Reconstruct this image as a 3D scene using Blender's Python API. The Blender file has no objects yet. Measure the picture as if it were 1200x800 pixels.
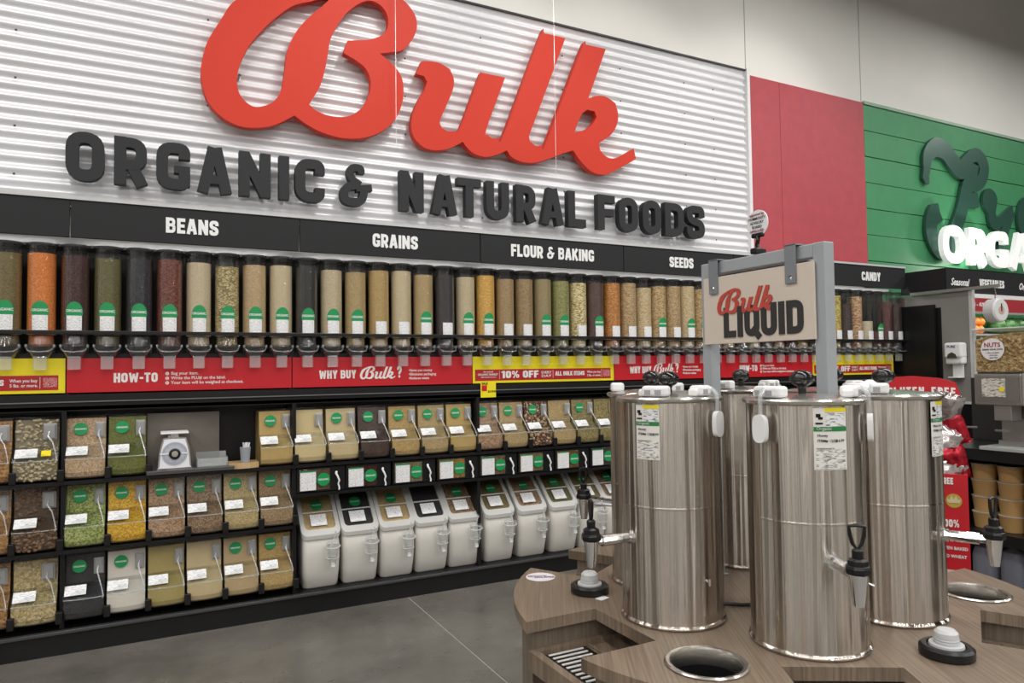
import bpy, bmesh, math, random
from mathutils import Vector, Matrix
random.seed(7)
PI = math.pi
S = bpy.context.scene
COL = S.collection

# ------------------------------------------------------------------ camera
cam = bpy.data.cameras.new('camera'); camo = bpy.data.objects.new('camera', cam); COL.objects.link(camo)
FW = Vector((0.45674575, 0.88879176, 0.0378488)); RT = Vector((0.88957757, -0.45660525, -0.01278245)); UP = Vector((-0.00592102, -0.03950777, 0.99920172))
EYE = Vector((0, 0, 1.487))
m = Matrix.Identity(4)
for i in range(3):
    m[i][0] = RT[i]; m[i][1] = UP[i]; m[i][2] = -FW[i]; m[i][3] = EYE[i]
camo.matrix_world = m
cam.sensor_width = 36; cam.lens = 829.24 / 1200 * 36; cam.clip_start = .05; cam.clip_end = 200
S.camera = camo
# ------------------------------------------------------------------ world, lights, exposure
w = bpy.data.worlds.new('store_air'); S.world = w; w.use_nodes = True
w.node_tree.nodes['Background'].inputs[0].default_value = (.95, .97, 1, 1)
w.node_tree.nodes['Background'].inputs[1].default_value = .10
S.view_settings.view_transform = 'Standard'; S.view_settings.look = 'None'
S.view_settings.exposure = 0.0; S.view_settings.gamma = 1
S.cycles.transparent_max_bounces = 20; S.cycles.max_bounces = 8
def area(name, loc, size, power, col=(1, .985, .96), rot=(0, 0, 0), spread=PI):
    l = bpy.data.lights.new(name, 'AREA'); l.shape = 'RECTANGLE'; l.size, l.size_y = size; l.energy = power; l.color = col; l.spread = spread
    o = bpy.data.objects.new(name, l); o.location = loc; o.rotation_euler = rot; COL.objects.link(o); return o
for xx in (-7.2, -4.1, -1.0, 2.1, 5.2, 8.3, 11.4):
    for yy in (2.15, -.75, -3.65, -6.55, -9.45):
        area('ceiling_lamp', (xx, yy, 5.35), (.20, 2.5), 60)
# track spots on the wall graphics
def spot(name, loc, tgt, power, ang, blend=.6, col=(1, .97, .92), r=.06):
    l = bpy.data.lights.new(name, 'SPOT'); l.energy = power; l.spot_size = math.radians(ang); l.spot_blend = blend; l.color = col; l.shadow_soft_size = r
    o = bpy.data.objects.new(name, l); o.location = loc
    o.rotation_euler = (Vector(tgt) - Vector(loc)).to_track_quat('-Z', 'Y').to_euler(); COL.objects.link(o)
for xx in (0.2, 1.8, 3.4, 5.0):
    spot('sign_spot', (xx, 2.6, 5.0), (xx + .1, 4.7, 3.1), 60, 75)
spot('green_wall_spot', (8.2, 4.28, 2.55), (7.9, 4.72, 3.0), 26, 130, .8)

# ------------------------------------------------------------------ materials
MATS = {}
def mat(name, color, rough=.5, metal=0., spec=.5, bump=None, emit=None, var=None, coat=0., alpha=1., trans=0., sss=0.):
    if name in MATS: return MATS[name]
    m = bpy.data.materials.new(name); m.use_nodes = True; nt = m.node_tree; b = nt.nodes['Principled BSDF']
    c = (*color, 1)
    b.inputs['Base Color'].default_value = c; b.inputs['Roughness'].default_value = rough; b.inputs['Metallic'].default_value = metal
    b.inputs['Specular IOR Level'].default_value = spec
    b.inputs['Coat Weight'].default_value = coat
    if trans: b.inputs['Transmission Weight'].default_value = trans
    if alpha < 1: b.inputs['Alpha'].default_value = alpha
    if emit: b.inputs['Emission Color'].default_value = (*emit[0], 1); b.inputs['Emission Strength'].default_value = emit[1]
    tc = nt.nodes.new('ShaderNodeTexCoord')
    n = nt.nodes.new('ShaderNodeTexNoise'); n.inputs['Scale'].default_value = (bump or (30, 0))[0]; n.inputs['Detail'].default_value = 4
    nt.links.new(tc.outputs['Object'], n.inputs['Vector'])
    v = var if var is not None else .06
    mx = nt.nodes.new('ShaderNodeMix'); mx.data_type = 'RGBA'
    mx.inputs[6].default_value = (*[max(0, x * (1 - v)) for x in color], 1); mx.inputs[7].default_value = (*[min(1, x * (1 + v)) for x in color], 1)
    nt.links.new(n.outputs['Fac'], mx.inputs[0]); nt.links.new(mx.outputs[2], b.inputs['Base Color'])
    if bump and bump[1]:
        bp = nt.nodes.new('ShaderNodeBump'); bp.inputs['Strength'].default_value = bump[1]; bp.inputs['Distance'].default_value = .002
        nt.links.new(n.outputs['Fac'], bp.inputs['Height']); nt.links.new(bp.outputs[0], b.inputs['Normal'])
    MATS[name] = m; return m
def clear(name, tint=(.97, .98, .98), rough=.08, lo=.05, hi=.55, body=0., bodycol=(.8, .82, .82), wav=0):
    """thin clear plastic sheet: see-through with a fresnel sheen"""
    if name in MATS: return MATS[name]
    m = bpy.data.materials.new(name); m.use_nodes = True; nt = m.node_tree; nt.nodes.clear()
    out = nt.nodes.new('ShaderNodeOutputMaterial'); tr = nt.nodes.new('ShaderNodeBsdfTransparent'); tr.inputs[0].default_value = (*tint, 1)
    gl = nt.nodes.new('ShaderNodeBsdfGlossy'); gl.inputs['Roughness'].default_value = rough
    lw = nt.nodes.new('ShaderNodeLayerWeight'); lw.inputs[0].default_value = .35
    mr = nt.nodes.new('ShaderNodeMapRange'); mr.inputs[3].default_value = lo; mr.inputs[4].default_value = hi
    nt.links.new(lw.outputs['Facing'], mr.inputs[0])
    mx = nt.nodes.new('ShaderNodeMixShader'); nt.links.new(mr.outputs[0], mx.inputs[0]); nt.links.new(tr.outputs[0], mx.inputs[1]); nt.links.new(gl.outputs[0], mx.inputs[2])
    last = mx
    if body:
        df = nt.nodes.new('ShaderNodeBsdfDiffuse'); df.inputs[0].default_value = (*bodycol, 1)
        m2 = nt.nodes.new('ShaderNodeMixShader'); m2.inputs[0].default_value = body
        nt.links.new(mx.outputs[0], m2.inputs[1]); nt.links.new(df.outputs[0], m2.inputs[2]); last = m2
    if wav:
        tc = nt.nodes.new('ShaderNodeTexCoord'); n = nt.nodes.new('ShaderNodeTexNoise'); n.inputs['Scale'].default_value = 90
        nt.links.new(tc.outputs['Object'], n.inputs[0]); bp = nt.nodes.new('ShaderNodeBump'); bp.inputs['Strength'].default_value = wav; bp.inputs['Distance'].default_value = .003
        nt.links.new(n.outputs['Fac'], bp.inputs['Height']); nt.links.new(bp.outputs[0], gl.inputs['Normal'])
    nt.links.new(last.outputs[0], out.inputs[0]); MATS[name] = m; return m
def grain(name, cols, size=.006, bump=.6, rough=.6, fine=False):
    """loose food seen through plastic: little cells, each with a colour of its own"""
    if name in MATS: return MATS[name]
    m = bpy.data.materials.new(name); m.use_nodes = True; nt = m.node_tree; b = nt.nodes['Principled BSDF']; b.inputs['Roughness'].default_value = rough
    tc = nt.nodes.new('ShaderNodeTexCoord'); oi = nt.nodes.new('ShaderNodeObjectInfo')
    ad = nt.nodes.new('ShaderNodeVectorMath'); ad.operation = 'ADD'; nt.links.new(tc.outputs['Object'], ad.inputs[0]); nt.links.new(oi.outputs['Location'], ad.inputs[1])
    rp = nt.nodes.new('ShaderNodeValToRGB'); e = rp.color_ramp.elements
    while len(e) < len(cols): e.new(.5)
    for i, c in enumerate(cols): e[i].position = i / max(1, len(cols) - (0 if not fine else 1)); e[i].color = (*c, 1)
    rp.color_ramp.interpolation = 'LINEAR' if fine else 'CONSTANT'
    if fine:
        t = nt.nodes.new('ShaderNodeTexNoise'); t.inputs['Scale'].default_value = 25; t.inputs['Detail'].default_value = 8; t.inputs['Roughness'].default_value = .7
        nt.links.new(ad.outputs[0], t.inputs['Vector']); nt.links.new(t.outputs['Fac'], rp.inputs[0]); h = t.outputs['Fac']
    else:
        t = nt.nodes.new('ShaderNodeTexVoronoi'); t.inputs['Scale'].default_value = 1 / size
        nt.links.new(ad.outputs[0], t.inputs['Vector'])
        sp = nt.nodes.new('ShaderNodeSeparateColor'); nt.links.new(t.outputs['Color'], sp.inputs[0]); nt.links.new(sp.outputs[0], rp.inputs[0]); h = t.outputs['Distance']
    nt.links.new(rp.outputs[0], b.inputs['Base Color'])
    bp = nt.nodes.new('ShaderNodeBump'); bp.invert = not fine; bp.inputs['Strength'].default_value = bump; bp.inputs['Distance'].default_value = .004
    nt.links.new(h, bp.inputs['Height']); nt.links.new(bp.outputs[0], b.inputs['Normal'])
    MATS[name] = m; return m
def printed(name, base=(.82, .82, .82), ink=(.25, .25, .27), sx=70, sz=520, dens=.54, sy=None):
    """card with rows of small print"""
    if name in MATS: return MATS[name]
    m = bpy.data.materials.new(name); m.use_nodes = True; nt = m.node_tree; b = nt.nodes['Principled BSDF']; b.inputs['Roughness'].default_value = .35
    tc = nt.nodes.new('ShaderNodeTexCoord'); mp = nt.nodes.new('ShaderNodeMapping'); mp.inputs['Scale'].default_value = (sx, sy or sx, sz)
    nt.links.new(tc.outputs['Object'], mp.inputs[0])
    n = nt.nodes.new('ShaderNodeTexNoise'); n.inputs['Scale'].default_value = 1.2; n.inputs['Detail'].default_value = 1; nt.links.new(mp.outputs[0], n.inputs[0])
    r = nt.nodes.new('ShaderNodeValToRGB'); r.color_ramp.elements[0].position = dens; r.color_ramp.elements[1].position = dens + .04
    r.color_ramp.elements[0].color = (*base, 1); r.color_ramp.elements[1].color = (*ink, 1)
    nt.links.new(n.outputs['Fac'], r.inputs[0]); nt.links.new(r.outputs[0], b.inputs['Base Color']); MATS[name] = m; return m
def brushed(name, col=(.58, .53, .475), rough=.25, aniso=1., streak=True):
    if name in MATS: return MATS[name]
    m = bpy.data.materials.new(name); m.use_nodes = True; nt = m.node_tree; b = nt.nodes['Principled BSDF']
    b.inputs['Metallic'].default_value = 1; b.inputs['Base Color'].default_value = (*col, 1); b.inputs['Roughness'].default_value = rough
    b.inputs['Anisotropic'].default_value = aniso
    tg = nt.nodes.new('ShaderNodeTangent'); tg.direction_type = 'RADIAL'; tg.axis = 'Z'; nt.links.new(tg.outputs[0], b.inputs['Tangent']); b.inputs['Anisotropic Rotation'].default_value = .25
    tc = nt.nodes.new('ShaderNodeTexCoord'); mp = nt.nodes.new('ShaderNodeMapping'); mp.inputs['Scale'].default_value = (4, 4, 900)
    nt.links.new(tc.outputs['Object'], mp.inputs[0]); n = nt.nodes.new('ShaderNodeTexNoise'); n.inputs['Scale'].default_value = 1; n.inputs['Detail'].default_value = 3
    nt.links.new(mp.outputs[0], n.inputs[0])
    bp = nt.nodes.new('ShaderNodeBump'); bp.inputs['Strength'].default_value = .12 if streak else 0; bp.inputs['Distance'].default_value = .0005
    nt.links.new(n.outputs['Fac'], bp.inputs['Height'])
    # gentle dents and flats of rolled sheet, running up the wall of the drum
    mp2 = nt.nodes.new('ShaderNodeMapping'); mp2.inputs['Scale'].default_value = (21, 21, .35); nt.links.new(tc.outputs['Object'], mp2.inputs[0])
    n2 = nt.nodes.new('ShaderNodeTexNoise'); n2.inputs['Scale'].default_value = 1; n2.inputs['Detail'].default_value = 1.6; nt.links.new(mp2.outputs[0], n2.inputs[0])
    bp2 = nt.nodes.new('ShaderNodeBump'); bp2.inputs['Strength'].default_value = 1. if streak else 0; bp2.inputs['Distance'].default_value = .022
    nt.links.new(n2.outputs['Fac'], bp2.inputs['Height']); nt.links.new(bp.outputs[0], bp2.inputs['Normal']); nt.links.new(bp2.outputs[0], b.inputs['Normal'])
    MATS[name] = m; return m
def wood(name, c1, c2, ang=60, scale=1., rough=.42):
    if name in MATS: return MATS[name]
    m = bpy.data.materials.new(name); m.use_nodes = True; nt = m.node_tree; b = nt.nodes['Principled BSDF']; b.inputs['Roughness'].default_value = rough
    tc = nt.nodes.new('ShaderNodeTexCoord'); mp = nt.nodes.new('ShaderNodeMapping')
    r0 = nt.nodes.new('ShaderNodeMapping'); r0.inputs['Rotation'].default_value = (0, 0, -math.radians(ang)); nt.links.new(tc.outputs['Object'], r0.inputs[0])
    mp.inputs['Scale'].default_value = (3 * scale, 150 * scale, 6 * scale) if ang is not None else (150, 150, 3)
    nt.links.new(r0.outputs[0], mp.inputs[0])
    n = nt.nodes.new('ShaderNodeTexNoise'); n.inputs['Scale'].default_value = 1; n.inputs['Detail'].default_value = 5; n.inputs['Roughness'].default_value = .62
    nt.links.new(mp.outputs[0], n.inputs[0]); r = nt.nodes.new('ShaderNodeValToRGB'); r.color_ramp.elements[0].position = .3; r.color_ramp.elements[1].position = .7
    r.color_ramp.elements[0].color = (*c1, 1); r.color_ramp.elements[1].color = (*c2, 1); nt.links.new(n.outputs['Fac'], r.inputs[0]); nt.links.new(r.outputs[0], b.inputs['Base Color'])
    bp = nt.nodes.new('ShaderNodeBump'); bp.inputs['Strength'].default_value = .12; bp.inputs['Distance'].default_value = .001; nt.links.new(n.outputs['Fac'], bp.inputs['Height']); nt.links.new(bp.outputs[0], b.inputs['Normal'])
    MATS[name] = m; return m
def woodv(name, c1, c2):
    m = wood(name, c1, c2, 0); 
    for n in m.node_tree.nodes:
        if n.type == 'MAPPING' and n.inputs['Scale'].default_value[1] > 50: n.inputs['Scale'].default_value = (140, 140, 4)
    return m

BLACK = mat('black_steel', (.006, .006, .0065), .42, spec=.35, bump=(60, .05)); BLACKP = mat('black_plastic', (.007, .007, .0075), .34, spec=.4)
CHAR = mat('charcoal_panel', (.014, .014, .015), .6, spec=.3); WHITE = mat('white_print', (.78, .78, .77), .55, var=.02)
RED = mat('red_strip', (.52, .012, .02), .35, var=.04); YEL = mat('yellow_strip', (.80, .66, .012), .4, var=.03); DRED = mat('dark_red_strip', (.40, .014, .018), .38)
GREEN = mat('organic_green', (.005, .26, .075), .42, var=.03); CLEAR = clear('clear_plastic', wav=.25); CLEARB = clear('clear_plastic_box', rough=.12, lo=.05, hi=.35)
FROST = clear('frosted_plastic', rough=.25, lo=.1, hi=.5, body=.35); SMOKE = clear('valve_plastic', tint=(.78, .79, .80), rough=.10, lo=.06, hi=.6, body=.03)
CAP = mat('smoky_cap', (.03, .03, .032), .18); CARD = printed('price_card'); CARDT = printed('price_card_small', ink=(.35, .35, .37), sx=80, sz=520, dens=.56)
STEEL = brushed('brushed_steel'); STEELS = brushed('smooth_steel', (.62, .60, .56), .26, .3, False); CHROME = mat('chrome', (.74, .74, .75), .13, 1., var=.01)
WPL = mat('white_plastic', (.80, .80, .80), .38, var=.02); GREYF = mat('grey_powder_coat', (.33, .35, .37), .42, var=.03)

# ------------------------------------------------------------------ mesh helpers
class MB:
    def __init__(s): s.v = []; s.f = []
    def add(s, vs, fs, M=None):
        n = len(s.v); s.v += [tuple(M @ Vector(q)) if M else tuple(q) for q in vs]; s.f += [tuple(n + i for i in f) for f in fs]; return s
    def box(s, x0, x1, y0, y1, z0, z1, M=None, b=0):
        if b:
            b = min(b, abs(x1 - x0) / 2.5, abs(y1 - y0) / 2.5, abs(z1 - z0) / 2.5)
            bm = bmesh.new(); bmesh.ops.create_cube(bm, size=1)
            for q in bm.verts: q.co = Vector(((x0 + x1) / 2 + q.co.x * (x1 - x0), (y0 + y1) / 2 + q.co.y * (y1 - y0), (z0 + z1) / 2 + q.co.z * (z1 - z0)))
            bmesh.ops.bevel(bm, geom=bm.edges[:], offset=b, segments=2, affect='EDGES', profile=.5)
            bm.verts.index_update(); s.add([q.co[:] for q in bm.verts], [[q.index for q in f.verts] for f in bm.faces], M); bm.free(); return s
        return s.add([(x, y, z) for z in (z0, z1) for y in (y0, y1) for x in (x0, x1)], [(0, 2, 3, 1), (4, 5, 7, 6), (0, 1, 5, 4), (2, 6, 7, 3), (0, 4, 6, 2), (1, 3, 7, 5)], M)
    def lathe(s, prof, n=24, M=None, cap=True):
        vs = [(r * math.cos(2 * PI * k / n), r * math.sin(2 * PI * k / n), z) for r, z in prof for k in range(n)]
        fs = [(i * n + k, i * n + (k + 1) % n, (i + 1) * n + (k + 1) % n, (i + 1) * n + k) for i in range(len(prof) - 1) for k in range(n)]
        if cap: fs += [tuple(range(n))[::-1], tuple((len(prof) - 1) * n + k for k in range(n))]
        return s.add(vs, fs, M)
    def tube(s, pts, r, n=8, closed=False):
        pts = [Vector(q) for q in pts]; N = len(pts); vs = []; up = None
        for i, q in enumerate(pts):
            a = pts[(i - 1) % N] if closed or i > 0 else q; c = pts[(i + 1) % N] if closed or i < N - 1 else q
            d = (c - a).normalized()
            if up is None: up = Vector((0, 0, 1)) if abs(d.z) < .9 else Vector((1, 0, 0))
            x = d.cross(up).normalized(); up = x.cross(d).normalized()
            rr = r[i] if isinstance(r, (list, tuple)) else r
            vs += [tuple(q + x * rr * math.cos(2 * PI * k / n) + up * rr * math.sin(2 * PI * k / n)) for k in range(n)]
        M = N if closed else N - 1
        fs = [(i * n + k, i * n + (k + 1) % n, ((i + 1) % N) * n + (k + 1) % n, ((i + 1) % N) * n + k) for i in range(M) for k in range(n)]
        if not closed: fs += [tuple(range(n))[::-1], tuple((N - 1) * n + k for k in range(n))]
        return s.add(vs, fs)
    def prism(s, poly, d, M=None):
        """poly in x,z plane, extruded from y=0 to y=d"""
        n = len(poly); vs = [(x, 0, z) for x, z in poly] + [(x, d, z) for x, z in poly]
        return s.add(vs, [tuple(range(n)), tuple(range(n, 2 * n))[::-1]] + [(i, i + n, (i + 1) % n + n, (i + 1) % n) for i in range(n)], M)
    def side(s, prof, x0, x1, bow=0, nx=1, cap=True):
        """side profile (y,z) swept across x, the front bowing out by bow"""
        n = len(prof); vs = []
        for i in range(nx + 1):
            t = i / nx; x = x0 + (x1 - x0) * t; o = bow * (1 - (2 * t - 1) ** 2)
            vs += [(x, y - (o if fr else 0), z) for y, z, fr in prof]
        fs = [(i * n + k, i * n + (k + 1) % n, (i + 1) * n + (k + 1) % n, (i + 1) * n + k) for i in range(nx) for k in range(n)]
        if cap: fs += [tuple(range(n)), tuple(nx * n + k for k in range(n))[::-1]]
        return s.add(vs, fs)
    def mesh(s, name, m, smooth=False):
        me = bpy.data.meshes.new(name); me.from_pydata(s.v, [], s.f); me.validate()
        bm = bmesh.new(); bm.from_mesh(me); bmesh.ops.recalc_face_normals(bm, faces=bm.faces[:]); bm.to_mesh(me); bm.free()
        if m: me.materials.append(m)
        if smooth:
            me.shade_smooth(); me.set_sharp_from_angle(angle=math.radians(35))
        return me
    def build(s, name, m, parent=None, smooth=False, **k): return place(s.mesh(name, m, smooth), name, parent, **k)
def place(me, name, parent=None, loc=(0, 0, 0), rot=(0, 0, 0), m=None, label=None, cat=None, group=None, kind=None, scale=None):
    o = bpy.data.objects.new(name, me); COL.objects.link(o); o.location = loc; o.rotation_euler = rot
    if scale: o.scale = scale
    if parent: o.parent = parent
    if m: setm(o, m)
    tag(o, label, cat, group, kind); return o
def setm(o, m):
    o.material_slots[0].link = 'OBJECT'; o.material_slots[0].material = m
def tag(o, label=None, cat=None, group=None, kind=None):
    if label: o['label'] = label
    if cat: o['category'] = cat
    if group: o['group'] = group
    if kind: o['kind'] = kind
    return o
def thing(name, label, cat, loc=(0, 0, 0), rotz=0, group=None):
    o = bpy.data.objects.new(name, None); o.empty_display_size = .05; COL.objects.link(o); o.location = loc; o.rotation_euler = (0, 0, rotz)
    return tag(o, label, cat, group)
def dup(root, loc, label, rotz=None):
    r = root.copy(); COL.objects.link(r); r.location = loc; r['label'] = label
    if rotz is not None: r.rotation_euler = (0, 0, rotz)
    out = {}
    for ch in KIDS[root.name]:
        c = ch.copy(); COL.objects.link(c); c.parent = r; out.setdefault(ch['_k'], []).append(c)
        for g in KIDS.get(ch.name, []):
            d = g.copy(); COL.objects.link(d); d.parent = c
    return r, out
KIDS = {}
def reg(root):
    """remember a prototype's children so that copies can be made quickly"""
    L = [o for o in COL.objects if o.parent == root]
    for o in L:
        o['_k'] = o.name.split('.')[0]; g = [q for q in COL.objects if q.parent == o]
        if g: KIDS[o.name] = g
    KIDS[root.name] = L
def T(x, y, z): return Matrix.Translation((x, y, z))
def R(a, ax): return Matrix.Rotation(a, 4, ax)
def catmull(P, n=5, ang=50):
    """closed smooth outline through P; corners sharper than ang stay sharp"""
    N = len(P); out = []
    def corner(i):
        a, b, c = Vector(P[i - 1]), Vector(P[i]), Vector(P[(i + 1) % N]); return math.degrees((b - a).angle(c - b)) > ang
    cn = [corner(i) for i in range(N)]
    for i in range(N):
        p1, p2 = Vector(P[i]), Vector(P[(i + 1) % N])
        p0 = Vector(P[i - 1]) if not cn[i] else p1 * 2 - p2; p3 = Vector(P[(i + 2) % N]) if not cn[(i + 1) % N] else p2 * 2 - p1
        for k in range(n):
            t = k / n
            out.append(tuple(.5 * ((2 * p1) + (p2 - p0) * t + (2 * p0 - 5 * p1 + 4 * p2 - p3) * t * t + (3 * p1 - 3 * p2 + p3 - p0) * t ** 3)))
    return out
def fill(splines, ext, name, m, bevel=0):
    """flat outline(s) with holes in the x,z plane, thickness ext, front at y=0"""
    cu = bpy.data.curves.new(name, 'CURVE'); cu.dimensions = '2D'; cu.fill_mode = 'BOTH'; cu.extrude = ext / 2; cu.bevel_depth = bevel
    for s in splines:
        sp = cu.splines.new('POLY'); sp.points.add(len(s) - 1); sp.use_cyclic_u = True
        for q, (x, z) in zip(sp.points, s): q.co = (x, z, 0, 1)
    return frommesh(cu, name, m, ext)
def frommesh(cu, name, m, ext):
    o = bpy.data.objects.new('tmp', cu); COL.objects.link(o); dg = bpy.context.evaluated_depsgraph_get(); dg.update()
    me = bpy.data.meshes.new_from_object(o.evaluated_get(dg)); bpy.data.objects.remove(o); bpy.data.curves.remove(cu)
    me.name = name; me.transform(R(PI / 2, 'X')); me.transform(T(0, ext / 2, 0)); me.materials.clear(); me.materials.append(m)
    return me
TXT = {}
def text(s, size, m, ext=.001, bold=.0, sx=1., shear=0., align='LEFT', name='lettering'):
    key = (s, size, m.name, ext, bold, sx, shear, align)
    if key in TXT: return TXT[key]
    cu = bpy.data.curves.new(name, 'FONT'); cu.body = s; cu.size = size; cu.extrude = ext / 2; cu.offset = bold * size; cu.shear = shear; cu.align_x = align; cu.resolution_u = 2
    me = frommesh(cu, name, m, ext); me.transform(Matrix.Diagonal((sx, 1, 1, 1))); TXT[key] = me; return me

# ---- heavy condensed sign-painter capitals made of strokes
def rp(pts, closed=False, dr=0):
    out = []; N = len(pts)
    for i, q in enumerate(pts):
        x, z = q[0], q[1]; r = q[2] if len(q) > 2 else dr
        if r and (closed or 0 < i < N - 1):
            a, c = pts[i - 1], pts[(i + 1) % N]; p = Vector((x, z)); da = Vector(a[:2]) - p; dc = Vector(c[:2]) - p
            r2 = min(r, da.length * .5, dc.length * .5); A = p + da.normalized() * r2; C_ = p + dc.normalized() * r2
            for k in range(6):
                t = k / 5; out.append(tuple(A * (1 - t) ** 2 + p * 2 * t * (1 - t) + C_ * t * t))
        else: out.append((x, z))
    return out
RK = [0]
def ribbon(mb, pts, w, d, closed=False, tf=lambda x, z: (x, z), taper=None):
    RK[0] = (RK[0] + 1) % 4; e_ = -.00035 * RK[0]   # crossing strokes lie a hair apart
    P = [Vector(q) for q in pts]
    Q = [P[0]]
    for q in P[1:]:
        if (q - Q[-1]).length > 1e-4: Q.append(q)
    if closed and (Q[0] - Q[-1]).length < 1e-4: Q.pop()
    P = Q; N = len(P); L = []; Rr = []
    for i, q in enumerate(P):
        a = P[i - 1] if (closed or i > 0) else None; c = P[(i + 1) % N] if (closed or i < N - 1) else None
        d1 = (q - a).normalized() if a is not None else (c - q).normalized(); d2 = (c - q).normalized() if c is not None else d1
        t = d1 + d2; t = d1 if t.length < 1e-3 else t.normalized(); n = Vector((-t.y, t.x)); k = max(.5, n.dot(Vector((-d1.y, d1.x))))
        ww = w if taper is None else w * taper(i / max(1, N - 1))
        L.append(q + n * ww / 2 / k); Rr.append(q - n * ww / 2 / k)
    vs = []
    for i_, (a, b) in enumerate(zip(L, Rr)):
        e2 = e_ - .00004 * i_
        ax, az = tf(*a); bx, bz = tf(*b); vs += [(ax, e2, az), (bx, e2, bz), (ax, d - e2, az), (bx, d - e2, bz)]
    fs = []
    for i in range(N if closed else N - 1):
        j = (i + 1) % N; a, b = 4 * i, 4 * j
        fs += [(a, a + 1, b + 1, b), (a + 2, b + 2, b + 3, a + 3), (a, b, b + 2, a + 2), (a + 1, a + 3, b + 3, b + 1)]
    if not closed: fs += [(0, 2, 3, 1), (4 * N - 4, 4 * N - 3, 4 * N - 1, 4 * N - 2)]
    mb.add(vs, fs)
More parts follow.
